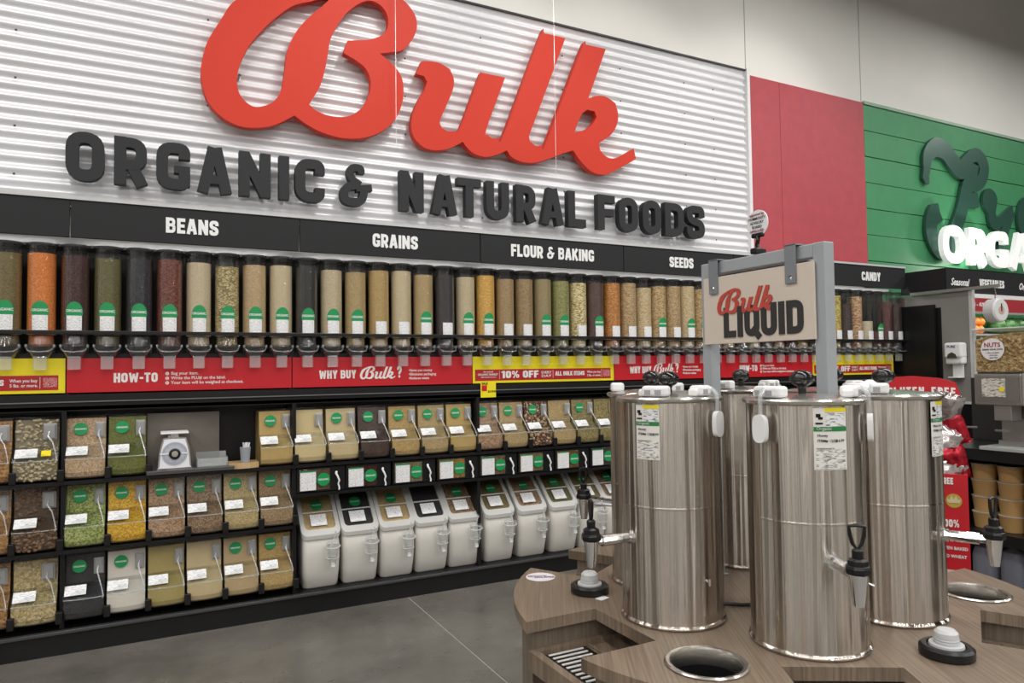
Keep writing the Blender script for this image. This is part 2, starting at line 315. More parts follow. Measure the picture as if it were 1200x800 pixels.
def glyph(ch, t=.25, W0=None):
    h = t / 2; W = W0 or .62; r = .34 if W0 else .22; g = []
    def o(pts, closed=False, dr=0, tt=None): g.append((rp(pts, closed, dr), closed, tt or t))
    if ch in 'O0Q':
        o([(h, h), (W - h, h), (W - h, 1 - h), (h, 1 - h)], True, r)
        if ch == 'Q': o([(W * .55, .28), (W + .02, -.06)])
    elif ch == 'D': o([(h, h), (W - h, h, r), (W - h, 1 - h, r), (h, 1 - h)], True)
    elif ch == 'C': o([(W - h, .66), (W - h, 1 - h), (h, 1 - h), (h, h), (W - h, h), (W - h, .34)], dr=r)
    elif ch == 'G': o([(W - h, .66), (W - h, 1 - h, r), (h, 1 - h, r), (h, h, r), (W - h, h, .12), (W - h, .50 - .0), ]); o([(W - t + .05, .43), (W * .52, .43)], tt=.16); o([(W - h, .08), (W - h, .51)])
    elif ch == 'S': o([(W - h, .66), (W - h, 1 - h), (h, 1 - h), (h, .55), (W - h, .45), (W - h, h), (h, h), (h, .34)], dr=.17 if not W0 else .26)
    elif ch in 'RP':
        o([(h, 0), (h, 1)]); o([(h, 1 - h), (W - h, 1 - h, r), (W - h, .42, r), (h, .42)], tt=t * .92)
        if ch == 'R': o([(W * .5, .46), (W - h + .02, 0)])
    elif ch == 'B': W = W0 or .64; o([(h, 0), (h, 1)]); o([(h, 1 - h * .9), (W - h - .02, 1 - h * .9, .16), (W - h - .02, .52, .16), (h, .52)], tt=t * .85); o([(h, .52), (W - h, .52, .16), (W - h, h * .9, .16), (h, h * .9)], tt=t * .85)
    elif ch == 'A': W = W0 or .70; o([(h * .95, 0), (W / 2 - .03, 1)]); o([(W - h * .95, 0), (W / 2 + .03, 1)]); o([(.18, .28), (W - .18, .28)], tt=.17)
    elif ch == 'V': W = W0 or .68; o([(h * .95, 1), (W / 2 - .03, 0)]); o([(W - h * .95, 1), (W / 2 + .03, 0)])
    elif ch == 'N': W = W0 or .66; o([(h, 0), (h, 1)]); o([(W - h, 0), (W - h, 1)]); o([(h, .95), (W - h, .05)])
    elif ch == 'M': W = W0 or .84; o([(h, 0), (h, 1)]); o([(W - h, 0), (W - h, 1)]); o([(h, .95), (W / 2, .2)], tt=.2); o([(W - h, .95), (W / 2, .2)], tt=.2)
    elif ch == 'W': W = W0 or .96; o([(h, 1), (W * .29, 0)], tt=.22); o([(W * .29, 0), (W / 2, .9)], tt=.19); o([(W * .71, 0), (W / 2, .9)], tt=.19); o([(W - h, 1), (W * .71, 0)], tt=.22)
    elif ch == 'I': W = W0 or t; o([(W / 2, 0), (W / 2, 1)], tt=W)
    elif ch == '1': W = W0 or .40; o([(W - h, 0), (W - h, 1)]); o([(.0, .78), (W - h, .90)], tt=.18)
    elif ch == 'T': W = W0 or .60; o([(W / 2, 0), (W / 2, 1)]); o([(0, 1 - h * .9), (W, 1 - h * .9)], tt=t * .9)
    elif ch == 'L': W = W0 or .54; o([(h, 1), (h, h, 0), (W, h)])
    elif ch in 'EF':
        W = W0 or .54; o([(h, 0), (h, 1)]); o([(h, 1 - .11), (W, 1 - .11)], tt=.22); o([(h, .5), (W - .04, .5)], tt=.2)
        if ch == 'E': o([(h, .11), (W, .11)], tt=.22)
    elif ch == 'H': o([(h, 0), (h, 1)]); o([(W - h, 0), (W - h, 1)]); o([(h, .5), (W - h, .5)], tt=.2)
    elif ch == 'K': W = W0 or .66; o([(h, 0), (h, 1)]); o([(h + .04, .42), (W - h + .02, 1)]); o([(W * .42, .55), (W - h + .02, 0)])
    elif ch == 'Y': W = W0 or .66; o([(W / 2, 0), (W / 2, .5)]); o([(h * .9, 1), (W / 2, .42)]); o([(W - h * .9, 1), (W / 2, .42)])
    elif ch == 'X': W = W0 or .66; o([(h, 0), (W - h, 1)]); o([(h, 1), (W - h, 0)])
    elif ch == 'U': o([(h, 1), (h, h, r), (W - h, h, r), (W - h, 1)])
    elif ch == '-': W = W0 or .36; o([(0, .44), (W, .44)], tt=.2)
    elif ch == '.': W = W0 or .22; o([(0, .1), (.2, .1)], tt=.2)
    elif ch == '%': W = W0 or .86; o([(.08, .56), (.30, .56), (.30, .92), (.08, .92)], True, .1, .13); o([(.56, .08), (.78, .08), (.78, .44), (.56, .44)], True, .1, .13); o([(.20, 0), (.66, 1)], tt=.12)
    elif ch == '?': W = W0 or .5; o([(.1, .66), (.1, .88), (.40, .88), (.40, .56), (.24, .46), (.24, .28)], dr=.12, tt=.2); o([(.14, .1), (.34, .1)], tt=.2)
    elif ch == '&': W = W0 or .80; o([(.52, .80), (.52, .93), (.26, .93), (.26, .66), (.50, .52)], dr=.14, tt=.17); o([(.50, .53), (.12, .44), (.10, .10), (.54, .10), (.60, .42)], dr=.2, tt=.19); o([(.40, .43), (.78, .48)], tt=.16)
    else: W = W0 or .3
    return g, W
def caps_into(mb, s, H, d, x0=0, sx=1., t=.25, gap=.09, space=.34):
    x = x0
    for ch in s:
        if ch == ' ': x += space * H * sx; continue
        g, W = glyph(ch, t)
        for pts, cl, tt in g: ribbon(mb, pts, tt, d, cl, lambda a, b, x=x: (x + a * H * sx, b * H))
        x += (W + gap) * H * sx
    return x - gap * H * sx
def caps(s, H, m, d=.002, sx=1., t=.25, center=False, name='lettering', gap=.09):
    mb = MB(); w_ = caps_into(mb, s, H, d, sx=sx, t=t, gap=gap); me = mb.mesh(name, m)
    if center: me.transform(T(-w_ / 2, 0, 0))
    return me
def at(px, py, Y):
    """point on the vertical plane y=Y that the photograph shows at a pixel"""
    d = FW * 829.24 + RT * (px - 600) - UP * (py - 400); t = Y / d.y; return EYE.x + d.x * t, EYE.z + d.z * t

# ================================================================== THE SETTING
def struct(name, mb, m, parent=None, smooth=False):
    return mb.build(name, m, parent, smooth, kind='structure')
def concrete():
    m = mat('polished_concrete', (.17, .16, .145), .16); nt = m.node_tree; b = nt.nodes['Principled BSDF']
    tc = [n for n in nt.nodes if n.type == 'TEX_COORD'][0]
    n = nt.nodes.new('ShaderNodeTexNoise'); n.inputs['Scale'].default_value = 1.4; n.inputs['Detail'].default_value = 9; n.inputs['Roughness'].default_value = .68
    nt.links.new(tc.outputs['Object'], n.inputs[0]); r = nt.nodes.new('ShaderNodeValToRGB'); e = r.color_ramp.elements
    e[0].position = .32; e[0].color = (.095, .088, .076, 1); e[1].position = .72; e[1].color = (.200, .186, .162, 1)
    nt.links.new(n.outputs['Fac'], r.inputs[0]); nt.links.new(r.outputs[0], b.inputs['Base Color'])
    n2 = nt.nodes.new('ShaderNodeTexNoise'); n2.inputs['Scale'].default_value = 7; n2.inputs['Detail'].default_value = 4; nt.links.new(tc.outputs['Object'], n2.inputs[0])
    mr = nt.nodes.new('ShaderNodeMapRange'); mr.inputs[3].default_value = .18; mr.inputs[4].default_value = .42; nt.links.new(n2.outputs['Fac'], mr.inputs[0]); nt.links.new(mr.outputs[0], b.inputs['Roughness'])
    return m
JOINT = mat('pale_floor_joint', (.42, .40, .36), .6)
fl = MB(); fx = [-9, at(486, 706, 4.4)[0], 18]
xj = 1.52
for a, b in ((-9, xj - 3.66 - .003), (xj - 3.66 + .003, xj - .003), (xj + .003, xj + 3.66), (xj + 3.666, 18)): fl.box(a, b, -12, 5.2, -.05, 0)
struct('floor', fl, concrete())
jt = MB(); 
for x in (xj - 3.66, xj, xj + 3.663): jt.box(x - .003, x + .003, -12, 5.0, -.05, -.0012)
struct('trim_1', jt, JOINT)
WALLW = mat('warm_white_wall', (.80, .785, .74), .85, bump=(3, .05), var=.03)
b = MB().box(-9, 18, 4.80, 5.0, 0, 8.2); struct('wall_back', b, WALLW)
DKW = mat('side_wall_paint', (.10, .085, .07), .8)
b = MB().box(-9.2, -9, -12, 5, 0, 8.2); struct('wall_left', b, DKW)
b = MB().box(18, 18.2, -12, 5, 0, 8.2); struct('wall_right', b, DKW)
b = MB().box(-9, 18, -12.2, -12, 0, 8.2); struct('wall_front', b, DKW)
# added white strips on the unseen walls, to band the steel's reflections
REFL = mat('white_reflection_strip', (.80, .78, .74), .7); pi_ = 20
for x, w_ in ((-7.6, .9), (-5.0, .5), (-3.6, 1.2), (-.8, .5), (.6, 1.4), (3.4, .5), (5.0, 1.1), (8.0, .6), (9.4, 1.5), (13, .8), (16, 1.2)):
    struct('trim_%d' % pi_, MB().box(x, x + w_, -12, -11.6, 0, 8.2), REFL); pi_ += 1
for y, w_ in ((-10.4, .9), (-8.2, 1.3), (-5.6, .5), (-4.2, 1.0), (-1.6, .5), (-.2, 1.3), (2.4, .6)):
    struct('trim_%d' % pi_, MB().box(-9, -8.6, y, y + w_, 0, 8.2), REFL); pi_ += 1
b = MB().box(-9, 18, -12, 5, 8.2, 8.35); struct('ceiling', b, mat('ceiling_paint', (.16, .16, .155), .9))
# vertical joints of the painted wall above the graphics
for i, px in enumerate((1007, 873)):
    x = at(px, 60, 4.80)[0]; struct('trim_%d' % (i + 2), MB().box(x - .004, x + .004, 4.797, 4.80, 4.2, 8.1), mat('wall_joint', (.40, .39, .36), .8))

# ---- corrugated sheets behind the lettering
GALV = mat('white_corrugated_metal', (.76, .76, .78), .36, .15, var=.02)
wp = thing('corrugated_wall_panel', 'white corrugated metal wall panel behind the red and charcoal lettering', 'wall panel', (0, 4.73, 2.50)); wp['kind'] = 'structure'
XC1 = 4.868
pitch = .0677; nr = 25
xs = [-3.2]; 
xs = [-3.26, -1.60, at(231, 120, 4.73)[0], at(465, 200, 4.73)[0], at(652, 200, 4.73)[0], at(797, 240, 4.73)[0], XC1]
for k in range(len(xs) - 1):
    mb = MB(); a, b_ = xs[k], xs[k + 1] + (.03 if k < len(xs) - 2 else 0); n = nr * 10; vs = []
    off = -.0015 * (k % 2)
    for i in range(n + 1):
        z = i / 10 * pitch; y = -.011 * math.cos(2 * PI * i / 10) + off; vs += [(a, y, z), (b_, y, z)]
    mb.add(vs, [(2 * i, 2 * i + 1, 2 * i + 3, 2 * i + 2) for i in range(n)])
    mb.build('corrugated_sheet', GALV, wp, True)
scr = MB()
for x in [xs[i] + (.06 if i else 0) for i in range(1, 6)] + [(xs[i] + xs[i + 1]) / 2 for i in range(1, 6)]:
    for k in range(1, nr, 4): scr.lathe([(.007, 0), (.007, .003), (.003, .006)], 6, T(x, -.013, k * pitch + pitch / 2) @ R(PI / 2, 'X'))
scr.build('screw', mat('dark_screw', (.10, .10, .10), .4, .8), wp, kind='stuff')
ZC = 2.50 + nr * pitch
struct('trim_4', MB().box(-3.3, XC1 + .02, 4.70, 4.80, ZC, ZC + .012), mat('thin_black_edge', (.03, .03, .03), .5))
struct('trim_5', MB().box(XC1, XC1 + .035, 4.69, 4.80, 2.40, ZC + .02), mat('white_edge_trim', (.72, .72, .72), .5))
struct('trim_6', MB().box(-3.3, XC1, 4.70, 4.80, 2.44, 2.515), mat('pale_grey_ledge', (.50, .50, .50), .45))
REDW = mat('red_wall_panel', (.42, .055, .07), .55, bump=(9, .12), var=.18)
rx = [XC1 + .035, at(913, 100, 4.74)[0] , at(1011.5, 124, 4.74)[0]]
rwp = thing('red_wall_panel', 'plain red wall panel between the corrugated metal and the green wall', 'wall panel', (rx[0], 4.74, 2.4)); rwp['kind'] = 'structure'
for a, b_ in zip(rx, rx[1:]): MB().box(a - rx[0] + .002, b_ - rx[0] - .002, 0, .06, 0, 1.78).build('panel', REDW, rwp)
GRW = mat('green_wall_boards', (.045, .25, .10), .5, bump=(7, .15), var=.14)
gwp = thing('green_wall_panel', 'green horizontal board wall panel behind the glowing white letters', 'wall panel', (rx[2], 4.74, 2.0)); gwp['kind'] = 'structure'
nb = 8; bh = (4.165 - 2.0) / nb
for i in range(nb): MB().box(.004, 9.5, (i % 2) * .004, .06, i * bh + .003, (i + 1) * bh - .003, b=.004).build('board', GRW, gwp)
MB().box(0, 9.5, -.012, .06, 2.165, 2.195).build('top_moulding', mat('green_trim', (.25, .38, .28), .4), gwp)

# ---- red script word and charcoal letters
B1 = [(276,0),(257.5,25),(242.5,50),(236,75),(236,92),(240,110),(250,127.5),(267.5,142),(287,149),(310,149),(327.5,144),(345,135.3),(360,146),(380,156),(405,162),(427.5,161),(447,154),(462.5,141),(471,122),(473,105),(470,89),(460,75),(445,62.5),(460,61),(472.5,58),(482.5,47.5),(488,35),(488,22.5),(482.5,11),(472.5,0),(455,-11),(427,-19),(392,-22),(355,-20),(312,-14)]
BH1 = [(367,1),(345,6),(325,19),(307.5,35),(292.5,52.5),(282.5,72.5),(278,90),(279,105),(285,116),(295,124),(305,125),(317.5,121),(326,112.5),(331,100),(334,80),(336,62.5),(342.5,45),(352.5,30),(365,17.5),(380,5),(388,-3),(378,-3)]
BH2 = [(430,1),(417.5,6),(404,17.5),(394,32.5),(387,47.5),(384,65),(380,85),(375,101),(367.5,114),(362,122),(370,129),(382.5,134.5),(397.5,137),(412.5,134.5),(425,125),(432.5,111),(434.5,95),(429,81),(417.5,71),(402.5,62),(407.5,47.5),(420,47),(435,46),(447.5,41),(454,32.5),(454.5,20),(449,9),(440,2.5)]
U1 = [(494.4,71.5),(487.5,86.6),(497,89),(500.7,96),(497,106),(490,118),(483.4,134.7),(482,150),(486,162),(495.7,172),(509.5,176),(526,174),(542.5,166),(546.6,172),(556,180),(570,183.7),(583.7,180.6),(594,176),(600,184),(612.6,189.7),(627.7,190.3),(644,185.6),(660.7,179.3),(671.7,176),(680,188),(691,199.3),(702,204),(713,203.5),(726.7,196.6),(745.4,186.4),(742.7,173.8),(729.5,181.5),(718.5,185.6),(710,183),(703.3,176),(702,167.7),(715.7,158),(722.6,147),(724.5,134.7),(721.2,121),(710.2,113.3),(699.2,112.3),(689.6,115),(710,57.2),(686.8,52.2),(681.3,57.2),(640.1,166.4),(634.6,170),(627.7,170.5),(620.9,165),(620.3,158),(625,145.7),(662.6,44.8),(638.7,39.3),(633.2,42.6),(590.6,156.7),(583.7,160.9),(576.9,161.7),(571.4,158.1),(570,151.2),(592,90.7),(564.5,85.2),(561.7,89.4),(539.7,148.5),(532.9,153.4),(524.6,153.4),(517.7,149.8),(515.5,141.6),(521.9,126.5),(530,107.2),(532,93.5),(527.4,81.1),(515,73.7),(501,71.5)]
KH = [(673,155.3),(681.3,134.7),(688.2,128.4),(697,130.6),(699.2,137.5),(693.7,145.7),(685.5,151.8)]
YL = 4.62
def outl(P, n=5): return catmull([at(x, y, YL) for x, y in P], n, 42)
BULK = [outl(q) for q in (B1, BH1, BH2)], [outl(q) for q in (U1, KH)]
bk = thing('script_wall_sign', 'large red script word standing out from the corrugated metal wall', 'sign', (0, YL, 0))
redl = mat('red_letter_face', (.56, .030, .010), .55, spec=.3, var=.02)
place(fill(BULK[0], .055, 'letter', redl), 'letter', bk); place(fill(BULK[1], .055, 'letters', redl), 'joined_letters', bk)
pin = MB()
for x, z in ((.5, 3.35), (1.1, 3.12), (1.35, 3.7), (2.0, 3.2), (2.5, 3.2), (2.95, 3.3)): pin.lathe([(.01, 0), (.01, .085)], 8, T(x, .05, z) @ R(-PI / 2, 'X'))
pin.build('standoff_pins', CHROME, bk, kind='stuff')
bx0 = min(x for s in BULK[0] + BULK[1] for x, z in s); bz0 = min(z for s in BULK[0] + BULK[1] for x, z in s); bx1 = max(x for s in BULK[0] + BULK[1] for x, z in s)
def fitw(me, w_):
    me = me.copy(); xs_ = [v.co.x for v in me.vertices]; k = w_ / (max(xs_) - min(xs_)); me.transform(Matrix.Diagonal((k, 1, 1, 1))); return me
def bulk_mesh(width, m, d=.002):
    k = width / (bx1 - bx0); mes = []
    bm = bmesh.new()
    for G in BULK:
        me = fill([[((x - bx0) * k, (z - bz0) * k) for x, z in s[::2]] for s in G], d, 'tmp', m); bm.from_mesh(me); bpy.data.meshes.remove(me)
    me = bpy.data.meshes.new('script_lettering'); bm.to_mesh(me); bm.free(); me.materials.append(m); return me
LET = [('O',75,122.3),('R',132,172.7),('G',181.7,223),('A',230,271.7),('N',279,317.3),('I',326,336.7),('C',345,380.7),('&',397,445),('N',465,496.7),('A',502.7,535.7),('T',533,564),('U',566.7,596.7),('R',601.7,628),('A',631.7,660.7),('L',663,686.7),('F',698,721),('O',722.7,748),('O',750.7,775),('D',777,801.7),('S',802.7,826)]
CHL = mat('charcoal_letter', (.021, .021, .023), .6, spec=.3, var=.03)
wl = thing('charcoal_wall_lettering', 'charcoal block letters reading ORGANIC & NATURAL FOODS on the corrugated wall', 'sign', (0, YL, 2.578))
for ch, a, b_ in LET:
    y = 190 + (a - 75) * .105; xa = at(a, y, YL)[0]; xb = at(b_, y, YL)[0]
    sh = .006 if a < 400 else .024; g, W = glyph(ch, .225, max(.225, (xb - xa - sh) / .278))
    mb = MB()
    for pts, cl, tt in g: ribbon(mb, [(u * .278, v * .278) for u, v in pts], tt * .278, .055, cl)
    mb.build('letter', CHL, wl, loc=(xa + sh, 0, 0))
for px, lab in ((463.5, 'thin steel wire hanging down in front of the wall beside the script capital'), (649, 'thin steel wire hanging down across the tall letter of the red script')):
    x, z = at(px, 30, 4.55)
    tag(MB().tube([(x, 4.55, 7.9), (x, 4.55, 2.93 if px > 500 else 3.0)], .0016, 6).build('hanging_wire', mat('pale_wire', (.75, .75, .73), .3, .6)), lab, 'wire', 'wires hanging in front of the wall')

# ================================================================== GONDOLA SHELVING
XL, XR = -2.9, 6.74
YF = 4.50
g = thing('gondola_shelving', 'long black steel shelving run along the wall holding all bulk food bins', 'shelving', (0, 4.5, 0))
def part(name, b, m, parent=g, smooth=False, **k): return b.build(name, m, parent, smooth, **k)
part('kick_plate', MB().box(XL, XR, -.01, .02, 0, .105), BLACKP)
part('base_deck', MB().box(XL, XR, -.02, .26, .105, .135, b=.004), BLACK)
part('base_bumper', MB().box(XL, XR, -.030, -.02, .112, .130, b=.003), mat('dark_grey_edge', (.05, .05, .052), .25))  # a little paler than the deck above it
part('back_panel', MB().box(XL, XR, .235, .26, 0, 2.214), BLACKP)
DIV = [-2.84, -1.62, -.403, .80, 2.04, 3.262, 4.42, 5.57, XR]
part('shelf', MB().box(XL, .79, -.03, .24, .895, .915).box(XL, .79, -.03, .24, .530, .550), BLACKP)
part('shelf', MB().box(.79, XR, -.03, .24, .895, .915).box(.79, XR, -.02, .24, .715, .735), BLACKP)
part('top_shelf', MB().box(XL, XR, .03, .26, 1.290, 1.31).box(XL, XR, .03, .045, 1.285, 1.375), BLACKP)
part('shelf_edge_strip', MB().box(XL, XR, .018, .03, 1.332, 1.338), mat('grey_edge_strip', (.13, .13, .14), .3))  # edge moulding, its thin highlight put into the grey
for x in DIV: part('upright', MB().box(x - .011, x + .011, .0, .24, .13, 1.29).box(x - .016, x + .016, .09, .24, 1.29, 1.70), BLACK)
part('bin_rail', MB().box(XL, XR, -.024, -.008, 1.700, 1.722, b=.003), BLACKP)
part('bin_rail', MB().box(XL, XR, .10, .24, 1.56, 1.60), BLACKP)
part('end_panel', MB().box(XR, XR + .03, -.30, .26, 0, 2.05), BLACKP)
hx = [-2.85, -1.62, -.383, .829, 2.062, 3.289, 4.44, 5.59, 6.745]
heads = ['', '', 'BEANS', 'GRAINS', 'FLOUR & BAKING', 'SEEDS', '', 'CANDY']
for i, (a, b_) in enumerate(zip(hx, hx[1:])):
    hp = part('header_panel', MB().box(a + .003, b_ - .003, -.022, 0, 2.228, 2.432, b=.002), CHAR)
    if heads[i]:
        off = {2: .0, 3: .0, 4: -.02, 5: -.0, 7: .05}.get(i, 0)
        me = caps(heads[i], .088 if i < 5 else .084, WHITE, .003, .90, .23, True); place(me, 'lettering', hp, ((a + b_) / 2 + off, -.0255, 2.288))
part('header_ledge', MB().box(XL, XR, -.03, .15, 2.434, 2.452), mat('pale_grey_ledge', (.50, .50, .50), .45))
part('light_valance', MB().box(XL, XR, .16, .22, 2.216, 2.245), mat('white_valance', (.85, .85, .85), .5))
for x in [ (a+b_)/2 for a, b_ in zip(hx, hx[1:])]: area('valance_lamp', (x, 4.56, 2.26), (1.1, .03), 1.2, (1, .98, .95))

# ---- promotional strips under the gravity bins
sx_ = [-1.62, -.403, .80, 2.035, 3.25, 4.36, 5.49, 6.66]
kinds = ['y', 'how', 'why', 'y', 'why', 'how', 'y']
labs = ['yellow strip with a red offer band at the far left end under the bins', 'red strip reading HOW-TO below the BEANS header', 'red strip reading WHY BUY with a script word and question mark below the GRAINS header', 'yellow strip reading 10% OFF with a small yellow tag hanging under it', 'red strip reading WHY BUY behind the left post of the hanging sign', 'red strip reading HOW-TO right below the hanging cream sign', 'yellow strip reading 10% OFF right of the grey post below the CANDY header']
INK = mat('strip_white_ink', (.80, .76, .74), .5)
bulkS = bulk_mesh(.185, INK)
for i, (a, b_) in enumerate(zip(sx_, sx_[1:])):
    k = kinds[i]; W = b_ - a
    s = thing('promotional_strip', labs[i], 'sign strip', (a, 4.578, 1.383), 0, 'promotional strips under the gravity bins')
    MB().box(.003, W - .003, 0, .008, 0, .19, b=.001).build('backing', YEL if k == 'y' else RED, s)
    sc = W / 1.22
    if k == 'y':
        band = MB().box(.02, W - .035, -.0015, 0, .018, .098).build('offer_band', DRED, s)
        def put(me, x, z, w_): place(fitw(me, w_ * sc), 'lettering', band, (x * sc, -.004, z))
        put(caps('10% OFF', .052, INK, .002, .8, .25), .228, .034, .31); put(text('EVERY', .027, INK, .002, .012, .9), .56, .062, .085); put(text('DAY', .027, INK, .002, .012, 1.3), .56, .036, .085)
        put(caps('ALL BULK ITEMS', .032, INK, .002, .66, .23), .68, .045, .26); put(text('When you buy', .024, INK, .002, .015, .9), .965, .062, .125); put(text('5 lbs. or more.', .024, INK, .002, .015, .9), .965, .036, .125)
        place(MB().box(0, .065 * sc, 0, .0005, 0, .05).mesh('fine_print', printed('fine_print_red', (.40, .014, .018), (.7, .5, .48), 90, 520, .52)), 'fine_print', band, (1.115 * sc, -.0025, .034))
        put(text('the natural', .016, INK, .002, .01, .9), .085, .076, .075); put(text('ORGANIC MARKET', .020, INK, .002, .015, .9), .04, .055, .16); put(text('bulk foods & more', .013, INK, .002, .01, .9), .065, .039, .12)
        for xx in (.212, .66, 1.10): MB().box(xx * sc, xx * sc + .002, -.0028, -.0015, .028, .09).build('divider_line', INK, band)
    elif k == 'how':
        place(fitw(caps('HOW-TO', .054, INK, .002, .8, .24), .225 * sc), 'lettering', s, (.232 * sc, -.0025, .052))
        for r_, t_ in enumerate(('Bag your item.', 'Write the PLU# on the label.', 'Your item will be weighed at checkout.')):
            place(text(t_, .0255, INK, .002, .014, .98), 'lettering', s, (.527 * sc, -.0025, .092 - .027 * r_))
            me = MB().lathe([(.010, 0), (.010, .002)], 14, R(PI / 2, 'X')).mesh('bullet', INK); bo = place(me, 'bullet', s, (.507 * sc, 0, .099 - .027 * r_))
            place(text(str(r_ + 1), .016, RED, .001, .02), 'numeral', bo, (-.005, -.0035, -.006))
    else:
        place(fitw(caps('WHY BUY', .054, INK, .002, .8, .24), .235 * sc), 'lettering', s, (.165 * sc, -.0025, .052))
        place(bulkS, 'script_word', s, (.425 * sc, -.0028, .044), scale=(sc * 1.28, 1, 1.38)); place(caps('?', .078, INK, .002, .8), 'lettering', s, (.675 * sc, -.0025, .052))
        for r_, t_ in enumerate(('\u2022Saves you money', '\u2022Eliminates packaging', '\u2022Reduces waste')):
            place(text(t_, .0245, INK, .002, .014, .94), 'lettering', s, (.755 * sc, -.0025, .092 - .027 * r_))
tg_ = thing('sale_tag', 'small yellow sale tag hanging below the 10% OFF strip over the scoop bins', 'price tag', (at(563, 458, 4.52)[0], 4.515, 1.30))
MB().box(0, .118, 0, .002, -.015, .095).build('card', YEL, tg_); MB().box(.008, .048, -.001, 0, .03, .07).build('red_block', RED, tg_)
place(text('SALE', .022, BLACKP, .001, .02), 'lettering', tg_, (.008, -.002, .075)); place(text('$3.99/lb', .020, BLACKP, .001, .01), 'lettering', tg_, (.055, -.002, .02))

# ================================================================== GRAVITY BINS
def wrap(mb_or_pts, r): pass
def curved_patch(outline_rows, r, off=0.):
    """rows of (z, half_width) wrapped on a cylinder of radius r facing -y"""
    mb = MB(); n = 8; vs = []
    for z, hw in outline_rows:
        for k in range(n + 1):
            a = (hw * (2 * k / n - 1)) / r; vs.append(((r + off) * math.sin(a), -(r + off) * math.cos(a), z))
    fs = [(i * (n + 1) + k, i * (n + 1) + k + 1, (i + 1) * (n + 1) + k + 1, (i + 1) * (n + 1) + k) for i in range(len(outline_rows) - 1) for k in range(n)]
    mb.add(vs, fs); return mb
def bend(me, r, off):
    for v in me.vertices:
        a = v.co.x / r; rr = r + off - v.co.y; v.co.x = rr * math.sin(a); v.co.y = -rr * math.cos(a)
    return me
GC = {
 'tan green lentils': ([(.17,.12,.04),(.22,.16,.06),(.13,.10,.035)], .006), 'bright orange lentils': ([(.72,.20,.03),(.60,.15,.02),(.80,.28,.06)], .005),
 'dark maroon beans': ([(.045,.012,.012),(.07,.02,.018),(.03,.01,.01)], .008), 'olive green mung beans': ([(.13,.11,.035),(.09,.08,.025),(.17,.14,.05)], .006),
 'glossy black beans': ([(.012,.012,.015),(.02,.02,.025),(.03,.03,.035)], .009), 'dark red kidney beans': ([(.15,.03,.02),(.10,.018,.015),(.22,.07,.04)], .010),
 'cream white beans': ([(.62,.50,.32),(.68,.57,.40),(.55,.43,.26)], .004), 'speckled green and tan split peas': ([(.50,.36,.15),(.26,.22,.08),(.62,.50,.28),(.20,.15,.06)], .011),
 'tan pinkish grain': ([(.52,.36,.19),(.45,.29,.14),(.58,.43,.25)], .005), 'cream rice': ([(.62,.50,.31),(.56,.44,.26),(.66,.56,.38)], .004),
 'black quinoa': ([(.02,.018,.018),(.04,.035,.03),(.012,.012,.012)], .004), 'pale cream flakes': ([(.58,.46,.29),(.64,.53,.36),(.50,.39,.23)], .005),
 'light tan grain': ([(.46,.32,.14),(.52,.38,.19),(.38,.26,.11)], .005), 'golden tan millet': ([(.48,.31,.11),(.42,.27,.09),(.55,.38,.16)], .005),
 'black rice': ([(.018,.014,.016),(.035,.028,.03),(.05,.04,.04)], .005), 'golden orange popcorn': ([(.66,.36,.06),(.72,.45,.12),(.55,.28,.04)], .008),
 'tan brown bran': ([(.38,.25,.12),(.44,.31,.16),(.30,.19,.08)], .006), 'brown oat groats': ([(.33,.22,.10),(.40,.28,.14),(.27,.17,.07)], .007),
 'tan flax seeds': ([(.38,.29,.14),(.32,.23,.11),(.28,.24,.10)], .006), 'green pumpkin seeds': ([(.27,.27,.08),(.35,.32,.12),(.20,.19,.06)], .009),
 'pale yellow chickpeas': ([(.72,.60,.32),(.60,.44,.16),(.30,.22,.08),(.78,.68,.42)], .013), 'dark brown purple seeds': ([(.09,.04,.035),(.13,.07,.055),(.06,.03,.025)], .006),
 'orange brown dried fruit': ([(.52,.20,.04),(.62,.28,.06),(.38,.13,.03)], .012), 'tan almonds': ([(.45,.30,.14),(.55,.41,.22),(.36,.21,.09)], .012),
 'pale tan cashews': ([(.58,.44,.24),(.50,.35,.17),(.66,.53,.33)], .012), 'mixed tan and brown nuts': ([(.50,.34,.15),(.60,.44,.22),(.33,.19,.08)], .012),
 'colourful wrapped candy': ([(.62,.50,.05),(.50,.10,.03),(.15,.35,.06),(.60,.25,.05),(.65,.60,.20)], .018), 'orange and white trail mix': ([(.45,.20,.08),(.62,.50,.36),(.30,.10,.05),(.55,.35,.12)], .014),
 'dark chocolate pieces': ([(.035,.018,.012),(.06,.03,.02),(.02,.012,.01)], .012), 'dark red candy': ([(.10,.015,.015),(.05,.01,.01),(.14,.05,.04)], .012),
 'ivory yoghurt drops': ([(.60,.52,.36),(.66,.58,.42),(.5,.4,.26)], .012)}
def gm(k): return grain('loose_' + k.replace(' ', '_'), *GC[k])
